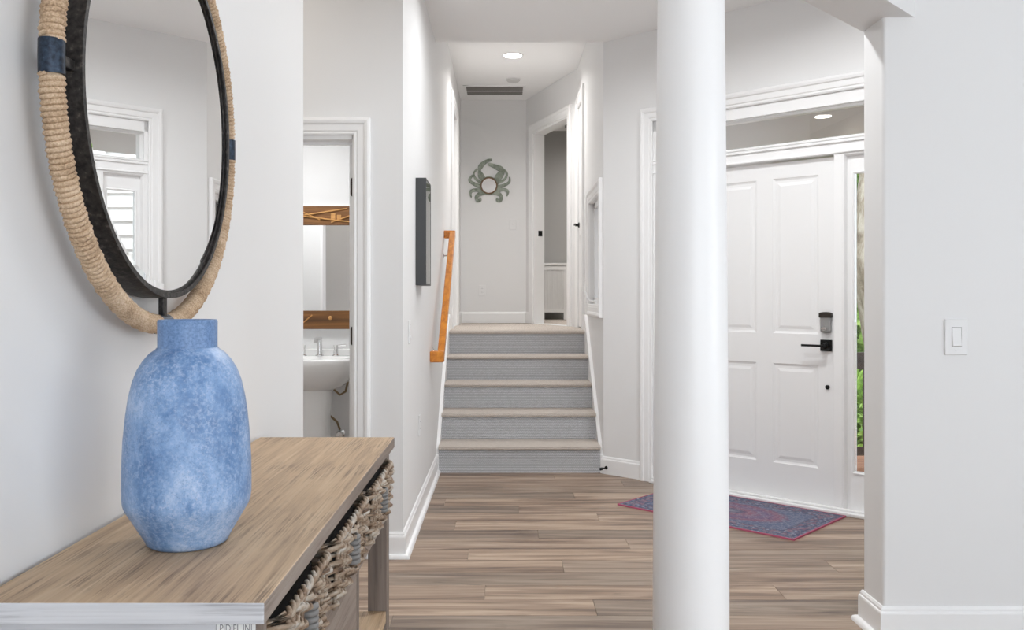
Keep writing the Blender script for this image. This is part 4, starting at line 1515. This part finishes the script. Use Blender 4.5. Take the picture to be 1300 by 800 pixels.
for i in range(N_):
    a = 2 * PI * i / N_
    for r_, x_ in prof:
        vs.append(ringpt(a, r_, x_))
kk = len(prof)
fs = [(i * kk + j, i * kk + (j + 1) % kk, ((i + 1) % N_) * kk + (j + 1) % kk, ((i + 1) % N_) * kk + j) for i in range(N_) for j in range(kk)]
ib.add(vs, fs)
ib.build('iron_band', 'iron', rm, smooth=True)
gm = MB()
gm.lathe([(0.0, 0.058), (0.345, 0.058), (0.368, 0.0575), (0.368, 0.02), (0.0, 0.02)], 120, (0, 0, 0), 'X', cap=False)
gm.build('mirror_glass', 'mirror', rm)

# ------------------------------------------------------------------ outdoors
rndg = random.Random(3)
struct(B(-30, 60, 6.2, 70, -0.75, -0.6).build('ground', 'ground'), 'leaf covered garden ground outside', 'ground')
# porch deck boards
deck = struct(empty('floor_porch', (0, 0, 0)), 'reddish porch deck outside the front door', 'deck')
yy = 3.4
while yy < 7.95:
    q = [(0.9, yy), (6.0, yy), (6.0, yy + 0.135), (0.9, yy + 0.135)]
    q = clip_poly(q, XHR + NE[0] * 0.16, YC + NE[1] * 0.16, -NE[0], -NE[1])
    if yy > 9.0:
        q = [p_ for p_ in q] and clip_poly(q, 2.45, 0, 1, 0)
    if len(q) >= 3:
        MB().prism(q, lambda a, b, h: (a, b, h), -0.215, -0.19).build('deck_board', 'deckwood', deck)
    yy += 0.14
struct(B(0.9, 6.0, 3.4, 8.2, -0.6, -0.23).build('porch_base', 'dark') if False else MB().prism(clip_poly([(0.9, 3.4), (6.0, 3.4), (6.0, 8.05), (0.9, 8.05)], XHR + NE[0] * 0.16, YC + NE[1] * 0.16, -NE[0], -NE[1]), lambda a, b, h: (a, b, h), -0.6, -0.22).build('trim_7', 'dark'), 'dark skirting below the porch deck', 'porch skirting')
# porch ceiling
q = clip_poly([(0.85, 3.4), (6.2, 3.4), (6.2, 8.3), (0.85, 8.3)], XHR + NE[0] * 0.155, YC + NE[1] * 0.155, -NE[0], -NE[1])
q = clip_poly(q, XHR + NE[0] * 2.0, YC + NE[1] * 2.0, NE[0], NE[1])
struct(MB().prism(q, lambda a, b, h: (a, b, h), 2.48, 2.56).build('ceiling_porch', plain('porch_ceiling_paint', (0.50, 0.50, 0.495), 0.7)), 'pale porch ceiling outside the front door', 'ceiling')
# clapboard wing of the house
sw = struct(B(0.83, 2.46, 8.14, 8.159, -0.6, ZH + 0.2).build('wall_siding', 'siding'), 'white clapboard house wall outside', 'wall')
zz = -0.55
m_ = MB()
m_.add([(0.83, 8.14, 0), (2.36, 8.14, 0), (2.36, 8.112, 0), (0.83, 8.112, 0), (0.83, 8.14, 0.133), (2.36, 8.14, 0.133), (2.36, 8.135, 0.133), (0.83, 8.135, 0.133)],
       [(0, 1, 2, 3), (7, 6, 5, 4), (3, 2, 6, 7), (0, 3, 7, 4), (1, 5, 6, 2), (0, 4, 5, 1)])
cb0 = m_.build('clapboard', 'siding', sw)
cb0.location.z = zz
while zz < 3.3:
    zz += 0.131
    c2 = cb0.copy()
    COL.objects.link(c2)
    c2.parent = sw
    c2.location.z = zz
B(2.36, 2.47, 8.105, 8.158, -0.6, ZH + 0.19).build('corner_board', 'siding', sw)

# porch railing
prl = tag(empty('porch_railing', (3.0, 7.2, -0.19)), 'dark wooden porch railing seen through the sidelight', 'railing')
B(-0.5, 3.0, -0.045, 0.045, 0.905, 0.955).build('top_rail', 'darkrail', prl)
B(-0.5, 3.0, -0.02, 0.02, 0.10, 0.17).build('bottom_rail', 'darkrail', prl)
B(-0.5, 3.0, -0.02, 0.02, 0.82, 0.90).build('sub_rail', 'darkrail', prl)
bl = None
xx = -0.5 + 0.085
for k in range(24):
    xx = -0.40 + 0.135 * k
    if bl is None:
        bl = B(-0.019, 0.019, -0.019, 0.019, 0.16, 0.83).build('baluster', 'darkrail', prl)
        bl.location.x = xx
    else:
        c2 = bl.copy()
        COL.objects.link(c2)
        c2.parent = prl
        c2.location.x = xx
for xx in (-0.54, 3.04):
    B(xx - 0.05, xx + 0.05, -0.05, 0.05, 0.0, 2.81 if xx > 0 else 1.0).build('post', 'darkrail', prl)


def trunk(name, base, pts, rs, label, mat='bark'):
    e = tag(empty(name, base), label, 'tree')
    fine, fr_ = [], []
    n = len(pts)
    for i in range(n - 1):
        for s_ in range(6):
            t_ = s_ / 6
            a, b = Vector(pts[i]), Vector(pts[i + 1])
            v_ = a.lerp(b, t_ * t_ * (3 - 2 * t_))
            fine.append(v_)
            fr_.append((rs[i] + (rs[i + 1] - rs[i]) * t_) * (1 + 0.10 * noise.noise(v_ * 2.3)))
    fine.append(Vector(pts[-1]))
    fr_.append(rs[-1])
    MB().tube(fine, fr_, 18).build('trunk', mat, e, smooth='all')
    return e


def leaves(name, parent, centers, n, size, mat, rnd, squash=1.0, long=1.6):
    mb = MB()
    for _ in range(n):
        c, r = rnd.choice(centers)
        while True:
            d = Vector((rnd.uniform(-1, 1), rnd.uniform(-1, 1), rnd.uniform(-1, 1)))
            if 0.2 < d.length < 1:
                break
        p_ = Vector(c) + Vector((d.x * r, d.y * r, d.z * r * squash))
        u = Vector((rnd.gauss(0, 1), rnd.gauss(0, 1), rnd.gauss(0, 0.6))).normalized()
        w_ = u.cross(Vector((rnd.gauss(0, 1), rnd.gauss(0, 1), rnd.gauss(0, 1)))).normalized()
        s2 = size * rnd.uniform(0.6, 1.3)
        nn = u.cross(w_) * s2 * 0.18
        mb.add([p_, p_ + u * s2 * long * 0.5 + w_ * s2 * 0.35 + nn, p_ + u * s2 * long, p_ + u * s2 * long * 0.5 - w_ * s2 * 0.35 + nn], [(0, 1, 2), (0, 2, 3)])
    o = mb.build(name, mat, parent, recalc=False)
    tag(o, kind='stuff')
    return o


tr1 = trunk('oak_tree', (5.38, 12.3, -0.6), [(0.35, 0, 0), (0.22, 0.05, 0.7), (0.02, 0.05, 1.5), (-0.14, 0, 2.3), (-0.10, 0, 3.2), (0.05, 0.1, 4.2), (0.3, 0.2, 5.4)], [0.42, 0.34, 0.30, 0.29, 0.27, 0.24, 0.18],
            'pale barked leaning tree seen through the right sidelight')
leaves('foliage', tr1, [((0.3, 0.3, 5.6), 1.4), ((-0.9, 0.5, 5.0), 1.0), ((1.4, 0.2, 5.2), 1.1)], 2600, 0.10, 'leaf', rndg)


def palmetto(base, label, n, L_, rnd):
    e = tag(empty('palmetto', base), label, 'palm', 'palmettos in the garden')
    for k in range(n):
        az = 2 * PI * k / n + rnd.uniform(-0.3, 0.3)
        el = rnd.uniform(0.35, 1.25)
        stem = L_ * rnd.uniform(0.6, 1.0)
        dv_ = Vector((math.cos(az) * math.cos(el), math.sin(az) * math.cos(el), math.sin(el)))
        tip = dv_ * stem
        side = dv_.cross(Vector((0, 0, 1))).normalized()
        upv = side.cross(dv_)
        mb = MB()
        mb.tube([(0, 0, 0), dv_ * stem * 0.5, tip], 0.012, 5)
        nb = 20
        for j in range(nb):
            a = -1.9 + 3.8 * j / (nb - 1)
            ld_ = dv_ * math.cos(a) + side * math.sin(a)
            bl_ = L_ * 0.62 * (0.7 + 0.3 * math.cos(a))
            wv = ld_.cross(upv).normalized() * 0.02
            mid = tip + ld_ * bl_ * 0.5 + upv * 0.01
            end = tip + ld_ * bl_ + Vector((0, 0, -0.16 * bl_))
            mb.add([tip, mid + wv, end, mid - wv], [(0, 1, 2), (0, 2, 3)])
        mb.build('frond', 'palm', e, recalc=False)
    return e


for k, (bx, by, L_) in enumerate(((4.2, 10.6, 0.8), (0.6, 13.6, 0.9), (6.8, 10.6, 0.9))):
    palmetto((bx, by, -0.6), ['green fan palm in front of the pale barked tree', 'green fan palm at the far left of the garden', 'green fan palm at the far right of the garden'][k], 22, L_, rndg)


def shrub(base, r, mat, label, n, size):
    e = tag(empty('shrub', base), label, 'shrub', 'shrubs in the garden')
    st_ = MB()
    for k in range(5):
        az = 2 * PI * k / 5
        st_.tube([(0, 0, 0), (math.cos(az) * r * 0.4, math.sin(az) * r * 0.4, r * 0.9)], 0.015, 5)
    st_.build('stems', 'bark', e)
    leaves('foliage', e, [((0, 0, r * 0.9), r), ((r * 0.4, 0, r * 1.2), r * 0.7), ((-r * 0.4, 0.1, r * 1.1), r * 0.7)], n, size, mat, rndg, 0.9)


shrub((3.1, 9.6, -0.6), 0.45, 'moss', 'pale green shrub left of the bright one behind the railing', 1500, 0.06)
shrub((3.72, 8.7, -0.6), 0.42, 'palm', 'bright green shrub just past the porch railing', 1500, 0.06)
shrub((5.0, 8.7, -0.6), 0.42, 'moss', 'pale green shrub right of the bright one behind the railing', 1500, 0.06)
BT = [(1.6, 16, 'leftmost'), (6.3, 16.5, 'second from left'), (11.2, 17.5, 'second from right'), (16.2, 18, 'rightmost')]
for bx, by, wd in BT:
    e = trunk('background_tree', (bx, by, -0.6), [(0, 0, 0), (0.1, 0, 1.5), (-0.05, 0, 3.0), (0.1, 0, 5.0)], [0.22, 0.18, 0.15, 0.1], 'leafy tree at the back of the garden, ' + wd + ' of four')
    e['group'] = 'trees at the back of the garden'
    leaves('foliage', e, [((0, -0.2, 1.2), 1.3), ((0.8, 0, 2.6), 1.3), ((-0.9, 0.1, 2.4), 1.3), ((0.1, 0, 4.0), 1.5), ((-0.7, -0.3, 5.2), 1.4), ((0.9, -0.2, 5.4), 1.3)], (16000 if bx == 6.3 else 6000), (0.2 if bx == 6.3 else 0.14), 'leaf' if bx != 6.3 else 'palm', rndg)
